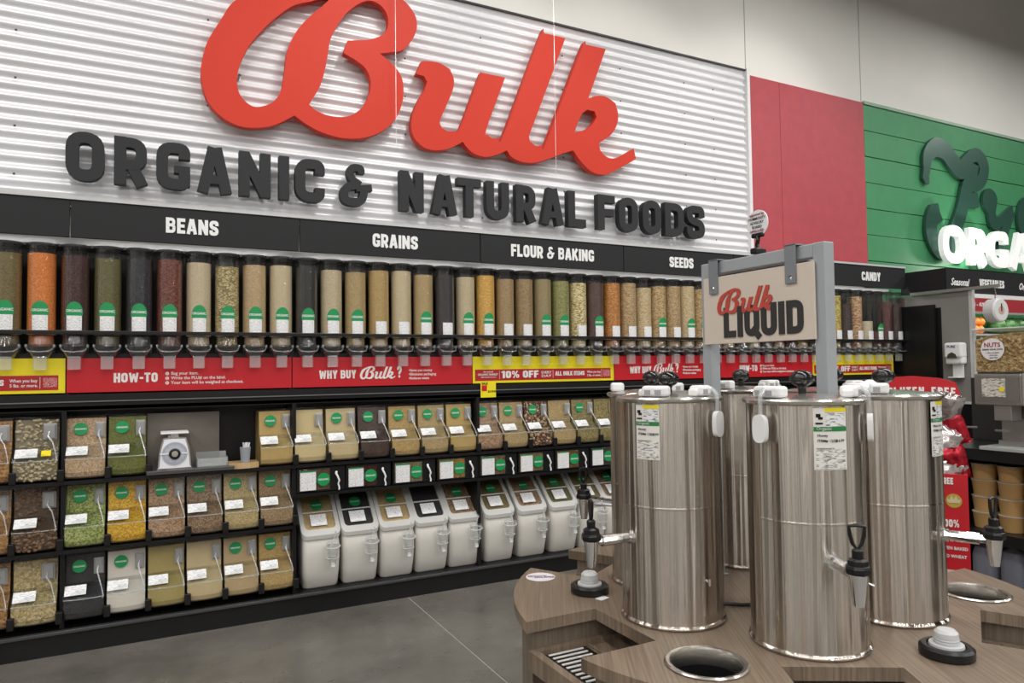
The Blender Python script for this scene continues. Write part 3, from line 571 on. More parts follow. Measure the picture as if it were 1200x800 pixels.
SEQ = ['tan green lentils', 'tan green lentils', 'bright orange lentils', 'dark maroon beans', 'olive green mung beans', 'glossy black beans', 'dark red kidney beans', 'cream white beans', 'speckled green and tan split peas', 'tan pinkish grain', 'cream rice',
 'black quinoa', 'pale cream flakes', 'light tan grain', 'golden tan millet', 'cream rice', 'light tan grain', 'black rice', 'pale cream flakes', 'golden orange popcorn', 'tan brown bran', 'brown oat groats', 'tan flax seeds', 'green pumpkin seeds', 'pale yellow chickpeas', 'dark brown purple seeds', 'orange brown dried fruit',
 'tan almonds', 'pale tan cashews', 'mixed tan and brown nuts', 'tan almonds', 'pale tan cashews', 'mixed tan and brown nuts', 'tan almonds', 'golden tan millet', 'dark chocolate pieces', 'pale tan cashews', 'dark chocolate pieces', 'orange and white trail mix', 'dark red candy', 'mixed tan and brown nuts', 'dark chocolate pieces', 'ivory yoghurt drops',
 'colourful wrapped candy', 'dark chocolate pieces', 'orange and white trail mix', 'ivory yoghurt drops', 'dark red candy', 'dark red candy', 'dark chocolate pieces', 'dark red candy']
# index 0 here is bin -3
DOT = set(range(-3, 11)) | {13, 15, 16, 19, 20, 22, 26, 28, 29, 44}
FILL = {43: .20, 44: .10, 45: .40, 46: .38, 41: .36}
RB = .0705
root = thing('gravity_bin', '', 'gravity bin', (0, 4.572, 1.70), 0, 'gravity bins hanging under the headers')
MB().lathe([(RB, .012), (RB, .44), (RB + .001, .482)], 32, cap=False).build('canister', CLEAR, root, True)
MB().lathe([(RB + .002, .482), (RB + .003, .486), (RB + .002, .496), (RB * .8, .499)], 32).build('lid', CAP, root, True)
cyl1 = MB().lathe([(RB - .004, .0), (RB - .004, 1)], 28).mesh('contents', gm('cream rice'), True)
place(cyl1, 'contents', root, kind='stuff')
# organic sticker: green dome over a price card
rows = []
for k in range(9):
    z = .122 + .058 * math.sin(k / 8 * PI / 2); rows.append((z, max(.002, .042 * math.cos(k / 8 * PI / 2))))
rows = [(.104, .041)] + rows
st = curved_patch(rows, RB, .0012).build('organic_sticker', GREEN, root)
tme = text('ORGANIC', .0200, WHITE, .0004, .02, .84, align='CENTER'); place(bend(tme.copy(), RB, .0022), 'lettering', st, (0, 0, .124))
curved_patch([(.022, .037), (.105, .037)], RB, .001).build('price_label', CARDT, root)
# valve below
MB().lathe([(.060, .0), (.062, -.05), (.070, -.062), (.066, -.088), (.034, -.128)], 20, cap=False).build('valve_housing', SMOKE, root, True)
MB().lathe([(.057, -.004), (.059, -.050), (.05, -.058), (.03, -.062)], 16).build('valve_contents', gm('cream rice'), root, True, kind='stuff')
MB().box(-.031, .031, -.052, -.014, -.190, -.118, b=.004).build('chute', clear('chute_plastic', rough=.15, lo=.08, hi=.5, body=.16), root)
hm = MB().box(-.068, -.058, -.058, -.02, -.07, -.052, b=.003).box(.058, .068, -.058, -.02, -.07, -.052, b=.003).tube([(-.06, -.06, -.075), (-.045, -.085, -.09), (0, -.095, -.094), (.045, -.085, -.09), (.06, -.06, -.075)], .0022, 6)
hm.build('pull_handle', clear('handle_clear', rough=.15, lo=.12, hi=.5, body=.2), root, True)
reg(root)
ORD = ['first', 'second', 'third', 'fourth', 'fifth', 'sixth', 'seventh', 'eighth', 'ninth', 'tenth', 'eleventh', 'twelfth', 'thirteenth']
def bx(i):
    return -.356 + .1537 * i if i < 24 else -.356 + .1537 * 24 + .1477 * (i - 24)
first = True
for i in range(-3, 48):
    X = bx(i) * 4.572 / 4.5 + .0 ; k = SEQ[i + 3]
    if i < 0: where = ['leftmost, partly outside the picture', 'second from the left edge', 'just left of the white divider line'][i + 3]
    else:
        bay = i // 8; hn = ['the BEANS header', 'the GRAINS header', 'the FLOUR & BAKING header', 'the SEEDS header', 'the header behind the cream sign', 'the CANDY header'][bay]
        where = '%s from left under %s' % (ORD[i % 8], hn)
    lab = 'tube bin of %s, %s' % (k, where); lab = lab.replace('orange and white trail mix', 'trail mix').replace('mixed tan and brown nuts', 'mixed nuts').replace('dark chocolate pieces', 'chocolate pieces')
    if first:
        r, parts = root, {}; 
        for c in KIDS[root.name]: parts.setdefault(c['_k'], []).append(c)
        r.location = (X, 4.572, 1.70); r['label'] = lab; first = False; keep = []
    else: r, parts = dup(root, (X, 4.572, 1.70), lab)
    h = FILL.get(i, .445 - (.0 if (i * 7) % 5 else .012) - .006 * ((i * 3) % 4))
    if i in (4,): h = .43
    c = parts['contents'][0]; setm(c, gm(k)); c.scale = (1, 1, h); setm(parts['valve_contents'][0], gm(k))
    if i not in DOT:
        for c in parts['organic_sticker']:
            for q in list(COL.objects):
                if q.parent == c: bpy.data.objects.remove(q)
            bpy.data.objects.remove(c)

# ================================================================== SCOOP BINS
SC = dict(GC); SC.update({
 'pale tan dried chunks': ([(.36,.29,.17),(.44,.36,.22),(.28,.21,.12)], .02), 'dark brown dried dates': ([(.12,.06,.03),(.17,.09,.045),(.08,.04,.02)], .02),
 'beige soybeans': ([(.52,.38,.18),(.42,.31,.13),(.30,.24,.10),(.60,.48,.27)], .0085), 'pinkish tan lentils': ([(.50,.34,.20),(.58,.42,.27),(.40,.25,.13)], .007),
 'green mung beans': ([(.14,.15,.02),(.18,.19,.03),(.10,.11,.015)], .005), 'green split peas': ([(.25,.30,.06),(.36,.40,.12),(.16,.20,.035),(.45,.48,.20)], .0072),
 'bright yellow split peas': ([(.68,.38,.02),(.78,.48,.05),(.55,.28,.01)], .007), 'reddish tan seeds': ([(.40,.25,.14),(.48,.32,.20),(.30,.16,.08)], .008),
 'brown lentils': ([(.25,.15,.08),(.33,.22,.13),(.18,.10,.05)], .008), 'pale yellow seeds': ([(.50,.38,.18),(.56,.44,.23),(.40,.29,.12)], .006),
 'light brown buckwheat': ([(.33,.22,.11),(.40,.28,.15),(.26,.16,.08)], .006), 'tiny black seeds': ([(.02,.018,.02),(.035,.03,.033),(.012,.012,.013)], .005),
 'multicoloured beans': ([(.06,.02,.015),(.62,.48,.28),(.20,.05,.03),(.30,.20,.09),(.02,.02,.02)], .012), 'olive green flakes': ([(.27,.21,.07),(.34,.27,.11),(.20,.15,.05)], .010),
 'dark brown cocoa nibs': ([(.06,.03,.022),(.09,.045,.03),(.04,.02,.015)], .006), 'orange brown granola': ([(.35,.17,.05),(.45,.24,.08),(.25,.11,.03)], .01)})
FINE = {'white flour': [(.66,.60,.52),(.74,.68,.60)], 'olive yellow flour': [(.36,.27,.08),(.46,.36,.14)], 'cream flour': [(.54,.41,.21),(.62,.49,.28)], 'light tan flour': [(.44,.31,.15),(.54,.40,.22)],
 'golden flour': [(.45,.29,.09),(.54,.38,.15)], 'pale yellow flour': [(.60,.46,.22),(.66,.53,.29)]}
def sm(k): return grain('loose_' + k.replace(' ', '_'), *SC[k]) if k in SC else grain('powder_' + k.replace(' ', '_'), FINE[k], bump=.35, fine=True)
def scoop_proto(W, hold, name='scoop_bin'):
    h = W / 2; r = thing(name, '', 'scoop bin', (0, 4.47, 0), 0, 'clear scoop bins on the shelves')
    # (y, z, bows out?) profile of the box: low curved front, sloping flap, upright face
    P = [(.03, 0, 1), (.008, .012, 1), (.0, .04, 1), (.0, .112, 1), (.075, .178, 0), (.088, .342, 0), (.27, .342, 0), (.27, 0, 0)]
    Pi = [(.036, .006, 1), (.014, .018, 1), (.006, .042, 1), (.006, .100, 1), (.083, .158, 0), (.094, .325, 0), (.26, .325, 0), (.26, .006, 0)]
    MB().side(Pi, -h + .006, h - .006, .016, 8).build('contents', sm('beige soybeans'), r, False, kind='stuff')
    MB().side(P, -h + .002, h - .002, .016, 8).build('box', CLEARB, r)
    MB().side([(-.004, .112, 1), (.073, .182, 0), (.073, .186, 0), (-.006, .117, 1)], -h + .001, h - .001, .016, 8).build('flap', CLEARB, r)
    MB().tube([(-h + .004, .004, .113), (-h * .5, -.008, .113), (0, -.012, .113), (h * .5, -.008, .113), (h - .004, .004, .113)], .0028, 6).build('flap_rim', FROST, r)
    sl = math.atan2(.066, .075)
    cd = MB().box(-.05, .05, -.030, .030, 0, .0015).mesh('price_card', printed('price_card_flat', ink=(.38, .38, .40), sx=70, sy=330, sz=330, dens=.58)); 
    place(cd, 'price_card', r, (-h * .42, .030, .1535), (sl + .05, 0, 0))
    d = MB().lathe([(.034, 0), (.034, .001)], 28, R(PI / 2, 'X')).build('organic_sticker', GREEN, r, loc=(-h * .28, .0815, .268), rot=(-.07, 0, 0))
    place(text('ORGANIC', .0135, WHITE, .0004, .02, .9, align='CENTER'), 'lettering', d, (0, -.0018, -.005))
    k = hold
    ho = MB().box(-.024 * k, .024 * k, -.012, 0, -.044, .044, b=.006).mesh('scoop_holder', clear('holder_plastic', rough=.3, lo=.1, hi=.5, body=.42, bodycol=(.50, .50, .50)))
    ho2 = MB().box(-.017 * k, .017 * k, -.018, -.010, -.036, .036, b=.005).mesh('holder_face', clear('holder_face_plastic', rough=.3, lo=.1, hi=.4, body=.6, bodycol=(.42, .42, .42)))
    hh = place(ho, 'scoop_holder', r, (h - .034 * k, .084, .262)); place(ho2, 'holder_face', hh)
    MB().tube([(h - .036 * k, .066, .262), (h - .040 * k, .050, .240), (h - .030, .030, .205), (h - .014, -.002, .150), (h - .008, -.016, .120), (h - .012, -.018, .108)], [.006, .0055, .0035, .003, .003, .003], 8).build('scoop_handle', clear('white_scoop_plastic', rough=.25, lo=.1, hi=.5, body=.2, bodycol=(.75, .75, .75)), r, True)
    MB().box(h - .006, h + .026, -.016, .03, .0, .062, b=.004).build('lock_bracket', BLACKP, r)
    reg(r); return r
def lumps(W, rr, n, colr):
    """chunky food pressed against the box: separate lumps joined as one loose mass"""
    bm = bmesh.new(); rnd = random.Random(n); h = W / 2 - .012
    for zone in range(2):
        for _ in range(n):
            x = rnd.uniform(-h, h)
            if zone == 0: z = rnd.uniform(.015, .115); y = .008 + rnd.uniform(-.003, .010) - .016 * (1 - (x / h) ** 2)
            else: z = rnd.uniform(.13, .325); y = .016 + min(1, (z - .10) / .07) * .072 + rnd.uniform(-.003, .010)
            mtx = T(x, y, z) @ Matrix.Rotation(rnd.uniform(0, 3), 4, Vector((rnd.random(), rnd.random(), rnd.random() + .1))) @ Matrix.Diagonal((rr * rnd.uniform(.7, 1.3), rr * rnd.uniform(.6, .9), rr * rnd.uniform(.6, 1.0), 1))
            bmesh.ops.create_icosphere(bm, subdivisions=1, radius=1, matrix=mtx)
    for f in bm.faces: f.smooth = True
    me = bpy.data.meshes.new('contents'); bm.to_mesh(me); bm.free(); me.materials.append(colr); return me
def use(proto, loc, k, lab, dot=True, lump=None, yellow=False, state={}):
    if not state.get(proto.name):
        r, parts = proto, {}; state[proto.name] = 1; r.location = loc; r['label'] = lab
        for c in KIDS[proto.name]: parts.setdefault(c['_k'], []).append(c)
    else: r, parts = dup(proto, loc, lab)
    setm(parts['contents'][0], sm(k))
    if lump:
        c0 = SC[k][0][1]; place(lump, 'chunks', r, kind='stuff', m=mat('chunk_' + k.replace(' ', '_'), tuple(v * .9 for v in c0), .65, bump=(60, .5), var=.2)); setm(parts['contents'][0], mat('behind_' + k.replace(' ', '_'), tuple(v * .45 for v in c0), .7))  # mass behind is a darker copy, gap shade put into its colour
    if not dot: HIDE.append(parts['organic_sticker'][0])
    if yellow: MB().box(-.022, .022, -.02, .02, 0, .0015).build('yellow_card', YEL, r, loc=(.045, .026, .150), rot=(.75, 0, 0))
    return r
HIDE = []
pw = scoop_proto(.208, 1.35); pn = scoop_proto(.196, 1.)
Z1, Z2, Z3 = .917, .552, .172
rown = {Z1: 'top row', Z2: 'middle row', Z3: 'bottom row'}
LA, LB = lumps(.208, .0125, 130, sm('pale tan dried chunks')), lumps(.208, .0135, 120, sm('dark brown dried dates'))
X = -.530 * 4.47 / 4.5
for j, (z, ks) in enumerate(((Z1, ['pale tan dried chunks', 'orange brown granola', 'brown lentils']), (Z2, ['dark brown dried dates', 'orange brown granola', 'brown lentils']), (Z3, ['beige soybeans', 'orange brown granola', 'brown lentils']))):
    for q, k in enumerate(ks):
        use(pw, (X - .212 * q, 4.47, z), k, 'wide scoop bin of %s, %s, %s' % (k, rown[z], ['left of the black upright', 'cut by the left picture edge', 'just outside the left picture edge'][q]), dot=False, lump={'pale tan dried chunks': LA, 'dark brown dried dates': LB}.get(k), yellow=(q == 0 and z == Z1))
BX = [(-.403 + .2003 * (i + .5)) for i in range(6)]
for z, ks, nd in ((Z1, ['pinkish tan lentils', 'green mung beans', None, None, None, 'golden flour'], ()), (Z2, ['green split peas', 'bright yellow split peas', 'reddish tan seeds', 'brown lentils', 'pale yellow seeds', 'light brown buckwheat'], ()), (Z3, ['tiny black seeds', 'white flour', 'olive yellow flour', 'cream flour', 'light tan flour', 'golden tan millet'], (2, 3))):
    for i, k in enumerate(ks):
        if k: use(pn, (BX[i] * .9933, 4.47, z), k, 'scoop bin of %s, %s of the left bay, %s column' % (k, rown[z], ORD[i]), dot=i not in nd)
ks = ['pale yellow flour', 'cream flour', 'dark brown cocoa nibs', 'golden tan millet', 'light tan grain', 'golden flour', 'reddish tan seeds', 'light tan grain', 'multicoloured beans', 'light tan grain', 'olive green flakes', 'olive green flakes', 'cream flour', 'golden tan millet', 'tan almonds', 'brown lentils', 'light tan grain', 'golden flour']
bay1 = [.80 + .2065 * (i + .5) for i in range(6)] + [2.04 + .2037 * (i + .5) for i in range(6)] + [3.262 + .193 * (i + .5) for i in range(6)]
for i, k in enumerate(ks):
    use(pn, (bay1[i] * .9933 - .004, 4.47, Z1), k, 'scoop bin of %s, %s right of the bin beside the pen cup' % (k, (ORD + ['fourteenth', 'fifteenth', 'sixteenth', 'seventeenth', 'eighteenth'])[i]), dot=i not in (0, 9, 11))

# ---- small drawers with scoops under the single row
dr = thing('low_food_bin', '', 'drawer bin', (0, 4.49, .737), 0, 'low drawer bins above the white ingredient bins')
MB().box(-.148, .148, 0, .22, 0, .150, b=.004).build('housing', BLACK, dr)
MB().box(-.135, .05, -.004, .0, .014, .138).build('contents', sm('brown lentils'), dr, kind='stuff')
MB().box(-.139, .054, -.010, -.004, .010, .142, b=.002).build('window', CLEARB, dr)
MB().box(-.132, -.036, -.012, -.0105, .014, .132).build('price_card', CARDT, dr)
MB().box(-.132, -.036, -.0135, -.012, .126, .133).build('green_band', GREEN, dr)
d = MB().lathe([(.040, 0), (.040, .001)], 28, R(PI / 2, 'X')).build('organic_sticker', GREEN, dr, loc=(.010, -.0112, .076))
place(text('ORGANIC', .0155, WHITE, .0004, .02, .9, align='CENTER'), 'lettering', d, (0, -.0018, -.005))
MB().tube([(.092, -.005, .115), (.086, -.02, .108), (.094, -.03, .09), (.104, -.03, .065), (.098, -.026, .045), (.104, -.03, .020), (.102, -.03, .008)], [.008, .007, .006, .006, .005, .005, .006], 8).build('scoop_handle', WPL, dr, True)
reg(dr)
use(dr, (.962 * 1.0, 4.49, .737), 'brown lentils', 'low drawer bin of brown lentils, white scoop, nearest the stacked scoop bins')
dk = ['dark red kidney beans', 'beige soybeans', 'golden orange popcorn', 'reddish tan seeds', 'light tan grain', 'orange brown granola', 'dark brown cocoa nibs', 'brown lentils', 'green split peas']
for i, k in enumerate(dk):
    j = i + 1; x = (.80 + .309 * (j + .5) if j < 4 else 2.04 + .305 * (j - 3.5) if j < 8 else 3.262 + .29 * (j - 7.5)) * .998
    use(dr, (x, 4.49, .737), k, 'low drawer bin of %s, white scoop, %s from left in its row' % (k, ORD[j]))

# ---- white ingredient bins with clear sloping lids
BODY = mat('milky_plastic', (.60, .575, .525), .38, var=.05, bump=(14, .1)); LIDF = clear('milky_lid_plastic', rough=.2, lo=.1, hi=.4, body=.62, bodycol=(.70, .69, .66))
ib = thing('ingredient_bin', '', 'ingredient bin', (0, 4.50, .137), 0, 'milky white ingredient bins on the base deck')
hw = .115
def lerp(a, b, t): return a + (b - a) * t
# body: rounded box whose front belly leans back toward the foot
vs = []; fs = []; lev = [(0, .040, .90), (.012, .030, .94), (.10, .010, .98), (.20, -.002, 1.), (.27, .004, 1.), (.305, .020, 1.)]
def ringpts(hx_, y0, y1, r, z, zb=None):
    out = []
    for cx_, cy_, a0 in ((hx_ - r, y0 + r, -90), (hx_ - r, y1 - r, 0), (-hx_ + r, y1 - r, 90), (-hx_ + r, y0 + r, 180)):
        for k in range(5):
            a = math.radians(a0 + k * 22.5); y = cy_ + r * math.sin(a); t = (y - y0) / (y1 - y0)
            out.append((cx_ + r * math.cos(a), y, z if zb is None else lerp(z, zb, t)))
    return out
mb = MB(); rings = [ringpts(hw * s_, y0, .26, .03, z) for z, y0, s_ in lev] + [ringpts(hw, .030, .26, .03, .325, .54)]
n_ = 20; mb.add([q for r_ in rings for q in r_], [(i * n_ + k, i * n_ + (k + 1) % n_, (i + 1) * n_ + (k + 1) % n_, (i + 1) * n_ + k) for i in range(len(rings) - 1) for k in range(n_)] + [tuple(range(n_))[::-1], tuple((len(rings) - 1) * n_ + k for k in range(n_))])
mb.build('body', BODY, ib, True)
mb = MB(); o1 = ringpts(hw + .006, .002, .262, .034, .305, .548); o2 = ringpts(hw + .006, -.004, .262, .034, .330, .575); i2 = ringpts(hw - .020, .030, .235, .022, .362, .552); i1 = ringpts(hw - .020, .030, .235, .022, .350, .540)
mb.add(o1 + o2 + i2 + i1, [(a * n_ + k, a * n_ + (k + 1) % n_, ((a + 1) % 4) * n_ + (k + 1) % n_, ((a + 1) % 4) * n_ + k) for a in range(4) for k in range(n_)]); mb.build('lid_frame', LIDF, ib, True)
sl = math.atan2(.19, .205)
mb = MB(); c = ringpts(hw - .022, .030, .235, .02, .347, .537); mb.add(c, [tuple(range(n_))]); mb.build('contents', sm('light tan grain'), ib, kind='stuff')
mb = MB(); c = ringpts(hw - .019, .030, .235, .02, .358, .548); mb.add(c, [tuple(range(n_))]); mb.build('lid_window', CLEARB, ib)
MB().box(-hw + .02, hw - .02, -.005, .005, 0, .006, b=.002).build('lid_hinge', LIDF, ib, loc=(0, .125, .447), rot=(sl, 0, 0))
d = MB().lathe([(.038, 0), (.038, .001)], 28).build('organic_sticker', GREEN, ib, loc=(.0, .165, .4865), rot=(sl, 0, 0))
tm = text('ORGANIC', .0145, WHITE, .0004, .02, .9, align='CENTER').copy(); tm.transform(R(-PI / 2, 'X')); place(tm, 'lettering', d, (0, -.005, .0018))
MB().box(-.050, .050, -.042, .042, 0, .002).build('price_card', printed('price_card_flat', ink=(.38, .38, .40), sx=70, sy=330, sz=330, dens=.58), ib, loc=(-.005, .078, .408), rot=(sl, 0, .0))
WCL = clear('ring_plastic', rough=.2, lo=.15, hi=.5, body=.5, bodycol=(.85, .85, .83))
ho = MB().tube([(.058 + .046 * math.cos(a * PI / 9), -.034 + .036 * math.sin(a * PI / 9), .262 + .008 * math.sin(a * PI / 9)) for a in range(18)], .0035, 6, True).tube([(.058 + .036 * math.cos(a * PI / 9), -.030 + .028 * math.sin(a * PI / 9), .190) for a in range(18)], .003, 6, True).tube([(.02, -.02, .26), (.03, -.02, .19)], .003, 6).tube([(.098, -.02, .26), (.088, -.02, .19)], .003, 6).build('scoop_ring', WCL, ib, True)
MB().lathe([(.020, .150), (.030, .19), (.040, .27), (.041, .285)], 16, T(.058, -.034, 0), cap=False).build('scoop_cup', clear('scoop_cup_plastic', rough=.1, lo=.08, hi=.6, body=.08), ib, True)
MB().box(.046, .070, -.052, -.030, .135, .158, b=.003).build('scoop_tip', WPL, ib)
MB().tube([(.06, -.03, .27), (.072, -.024, .31), (.078, -.03, .35)], [.006, .006, .007], 6).build('scoop_handle', clear('scoop_cup_plastic2', rough=.1, lo=.1, hi=.6, body=.2), ib, True)
reg(ib)
ik = ['light tan grain', 'black quinoa', 'light tan grain', 'tiny black seeds', 'brown lentils', 'tan green lentils', 'brown lentils', 'olive green mung beans', 'tan green lentils', 'brown lentils', 'cream flour', 'light tan grain', 'cream flour', 'light tan grain']
ixs = [.966, 1.214, 1.460, 1.700, 1.940, 2.205, 2.470, 2.735, 2.985, 3.22, 3.50, 3.74, 3.98, 4.22]
idesc = ['tan grain', 'near black grain', 'tan grain', 'dark seeds', 'brown lentils', 'olive lentils', 'brown lentils', 'olive beans', 'olive lentils', 'brown lentils', 'cream flour', 'tan grain', 'cream flour', 'tan grain']
for i, k in enumerate(ik):
    use(ib, (ixs[i], 4.50, .137), k, 'milky ingredient bin with %s under its clear lid, %s from left' % (idesc[i], (ORD + ['fourteenth'])[i]), dot=i != 3)
for o in HIDE:
    for q in list(COL.objects):
        if q.parent == o: bpy.data.objects.remove(q)
    bpy.data.objects.remove(o)

# ---- weighing niche: laminate panel, dial scale, tray, pen cup
LAM = wood('grey_brown_laminate', (.085, .072, .060), (.15, .13, .11), 0)
t = thing('weighing_niche', 'grey brown laminate niche on the black shelf around the dial scale', 'niche', (.19, 4.47, .917))
MB().box(-.195, .19, .13, .15, .02, .335).build('back_board', LAM, t); MB().box(-.197, .26, -.02, .24, .0, .022, b=.002).build('base_board', mat('dark_laminate', (.07, .065, .06), .4), t)
MB().box(-.197, .262, -.0225, -.02, .016, .023).build('edge_strip', mat('grey_edge_strip', (.13, .13, .14), .3), t)
t = thing('dial_scale', 'white dial kitchen scale with black hub standing in the laminate niche', 'scale', (.135, 4.46, .940))
P = []
for x, z in ((-.085, .012), (-.080, .0), (.080, .0), (.085, .012), (.078, .10), (.062, .165), (.050, .178), (-.050, .178), (-.062, .165), (-.078, .10)): P.append((x, z))
PP = catmull(P, 3, 200)
MB().prism(PP, .11).build('body', mat('chrome_rim', (.55, .52, .50), .25, .8), t)
MB().prism([(x * .90, .010 + z * .90) for x, z in PP], .008, T(0, -.006, 0)).build('face', mat('white_enamel', (.78, .78, .82), .25, var=.02), t)
dl = MB().lathe([(.066, 0), (.066, .003)], 32, T(0, -.006, .090) @ R(PI / 2, 'X')).build('dial', mat('pale_blue_dial', (.48, .50, .56), .25), t)
tk = MB()
for k in range(40):
    a = k * PI / 20; l_ = .010 if k % 5 else .018; tk.box(-.0008, .0008, -.0105, -.009, .062 - l_, .062, T(0, 0, .09) @ R(a, 'Y'))
tk.build('dial_ticks', mat('dial_ink', (.12, .12, .16), .5), dl, kind='stuff')
MB().box(-.075, -.03, -.0125, -.0105, .087, .0935).box(.035, .062, -.0125, -.0105, .087, .0935).build('white_band', WPL, dl)
MB().lathe([(.031, 0), (.029, .010), (.022, .012)], 24, T(0, -.009, .088) @ R(PI / 2, 'X')).build('hub', BLACKP, t); MB().lathe([(.017, 0), (.017, .014), (.014, .017)], 24, T(0, -.012, .088) @ R(PI / 2, 'X')).build('knob', mat('beige_knob', (.32, .30, .25), .45), t)
MB().box(-.02, .02, .03, .08, .178, .198).box(-.034, -.02, .02, .09, .178, .19).build('neck', CHROME, t); MB().box(-.072, .072, -.012, .12, .200, .211, b=.003).build('pan', WPL, t)
MB().box(-.07, -.04, .0, .1, -.001, .001).build('foot', BLACKP, t)
t = thing('clear_tray', 'low clear plastic tray right of the dial scale', 'tray', (.322, 4.47, .940))
MB().box(-.07, .095, 0, .004, 0, .050).box(-.07, .095, .0, .13, 0, .004).box(.091, .095, 0, .13, 0, .05).box(-.07, -.066, 0, .13, 0, .05).box(-.07, .095, .126, .13, 0, .075).build('tray_shell', clear('grey_tray_plastic', rough=.2, lo=.1, hi=.5, body=.30, bodycol=(.6, .62, .62)), t)
t = thing('curved_wood_ledge', 'small pale wooden ledge with a rounded front under the pen cup', 'ledge', (.505, 4.46, .917))
P = [(-.085, .14), (-.085, .02)] + [(-.085 + .17 * k / 10, .02 - .026 * math.sin(PI * k / 10)) for k in range(1, 10)] + [(.085, .02), (.085, .14)]
MB().add([(x, y, 0) for x, y in P] + [(x, y, .032) for x, y in P], [tuple(range(len(P)))[::-1], tuple(range(len(P), 2 * len(P)))] + [(i, (i + 1) % len(P), (i + 1) % len(P) + len(P), i + len(P)) for i in range(len(P))]).build('ledge_board', wood('pale_maple', (.42, .28, .13), (.55, .38, .20), 0), t)
t = thing('grey_pen_cup', 'grey cup on the pale wooden ledge stuffed with white label sticks', 'cup', (.515, 4.49, .950))
MB().lathe([(.024, 0), (.031, .090), (.028, .090), (.022, .006)], 20).build('cup', mat('grey_blue_plastic', (.30, .32, .36), .4), t, True)
pen = MB().box(-.004, .004, -.001, .001, 0, .105)
pm = pen.mesh('label_stick', WPL)
for k in range(9):
    a = k * .7; o = place(pm, 'label_stick', t, (.012 * math.cos(a) * (1 if k % 2 else .5), .012 * math.sin(a), .012), (.14 * math.sin(-a), .16 * math.cos(a), a))

# ================================================================== GREEN WALL SIGN
YG = 4.700
gs = thing('dark_script_sign', 'dark grey script lettering half hidden behind the glowing white letters on green', 'sign', (0, YG, 0))
DGR = mat('dark_green_letter', (.035, .10, .075), .32, .2, var=.03)
def zp(x, y): return 1060 + x / 4.443, 150 + y / 4.443
def stroke(pts, w, name='letter_stroke', taper=None):
    P = catmull([at(*zp(x, y), YG) for x, y in pts] , 5, 400)
    n = (len(pts) - 1) * 5 + 1; P = P[:n]
    mb = MB(); ribbon(mb, P, w, .03, False, taper=taper); return mb
sw = lambda t: 1 - .35 * abs(2 * t - 1)
for pts, w_, tp in (([(130, 275), (118, 210), (125, 140), (165, 100), (215, 120), (250, 170), (290, 215), (320, 215)], .20, lambda t: .35 + .75 * min(1, t * 2.2) - .3 * max(0, t - .8)),
                [*[([(300, 205), (335, 160), (375, 140), (405, 170), (415, 225), (395, 280), (350, 300), (310, 270)], .19, sw)]][0],
                ([(345, 250), (325, 320), (300, 430), (270, 520), (235, 610), (190, 640), (150, 580), (140, 500), (155, 440), (185, 440)], .19, lambda t: 1),
                ([(300, 375), (385, 375)], .17, lambda t: 1),
                ([(500, 520), (450, 430), (425, 380), (440, 345), (465, 370), (455, 440), (470, 500), (520, 470), (565, 430)], .14, lambda t: .8 + .2 * math.sin(3 * t)),
                ([(560, 430), (530, 520), (500, 600)], .14, lambda t: 1), ([(640, 400), (612, 450), (620, 520), (680, 560)], .16, lambda t: 1)):
    stroke(pts, w_, taper=tp).build('letter_stroke', DGR, gs)
lw = thing('glowing_block_letters', 'glowing white block letters ORGANIC above the black fascia on green', 'sign', (0, 4.58, 2.56))
GLOW = mat('lit_letter_face', (.85, .86, .85), .4, emit=((1, 1, .97), .35), var=.01)
xq = [(7.55, 7.96), (8.03, 8.36), (8.41, 8.79), (8.83, 9.28), (9.34, 9.72), (9.78, 9.95), (10.02, 10.38)]
for ch, (a, b_) in zip('ORGANIC', xq):
    gl_, W = glyph(ch, .25, (b_ - a) / .415); mb = MB()
    for pts, cl, tt in gl_: ribbon(mb, [(u * .415, v * .415) for u, v in pts], tt * .415, .05, cl)
    mb.build('letter', GLOW, lw, loc=(a, 0, 0))

# ================================================================== PRODUCE CASE AT THE RIGHT
pc = thing('produce_display_case', 'grey ended refrigerated produce case with black fascia beyond the end of the bulk shelving', 'display case', (6.79, 3.9, 0))
GREYP = mat('grey_laminate', (.215, .21, .195), .6, bump=(80, .1)); LT = mat('light_grey_metal', (.52, .52, .51), .4)
x0 = 6.79; ox, oy = x0, 3.9
def B_(x0_, x1_, y0_, y1_, z0_, z1_, **k): return MB().box(x0_ - ox, x1_ - ox, y0_ - oy, y1_ - oy, z0_, z1_, **k)
B_(6.79, 6.83, 3.90, 4.70, 1.12, 2.155).build('end_panel', GREYP, pc); B_(6.788, 6.835, 3.87, 3.90, 1.12, 2.165).build('edge_trim', LT, pc)
B_(6.79, 6.83, 3.90, 4.70, .0, 1.10).build('lower_end_panel', BLACKP, pc); B_(6.785, 6.84, 3.84, 4.5, 1.10, 1.125).build('bumper_rail', LT, pc)
B_(6.785, 6.79, 4.16, 4.46, .9, 2.02).build('black_side_board', BLACKP, pc)
B_(6.775, 6.83, 4.12, 4.55, 2.175, 2.395).build('fascia_return', CHAR, pc); f_ = B_(6.79, 11.5, 4.10, 4.16, 2.16, 2.395).build('fascia', CHAR, pc)
def ital(s_, sz, x, z): place(text(s_, sz, WHITE, .002, .02, .85, .35), 'script_word', f_, (x - ox, 4.098 - oy, z))
ital('Seasonal', .098, 6.86, 2.235); place(caps('VEGETABLES', .078, WHITE, .002, .80, .25), 'lettering', f_, (7.33 - ox, 4.098 - oy, 2.235))
ital('Organic', .098, 8.02, 2.235); place(caps('FRUIT', .078, WHITE, .002, .80, .25), 'lettering', f_, (8.42 - ox, 4.098 - oy, 2.235))
B_(6.83, 11.5, 4.06, 4.12, 2.118, 2.158).build('light_bar', mat('white_light_bar', (.75, .75, .75), .4), pc)
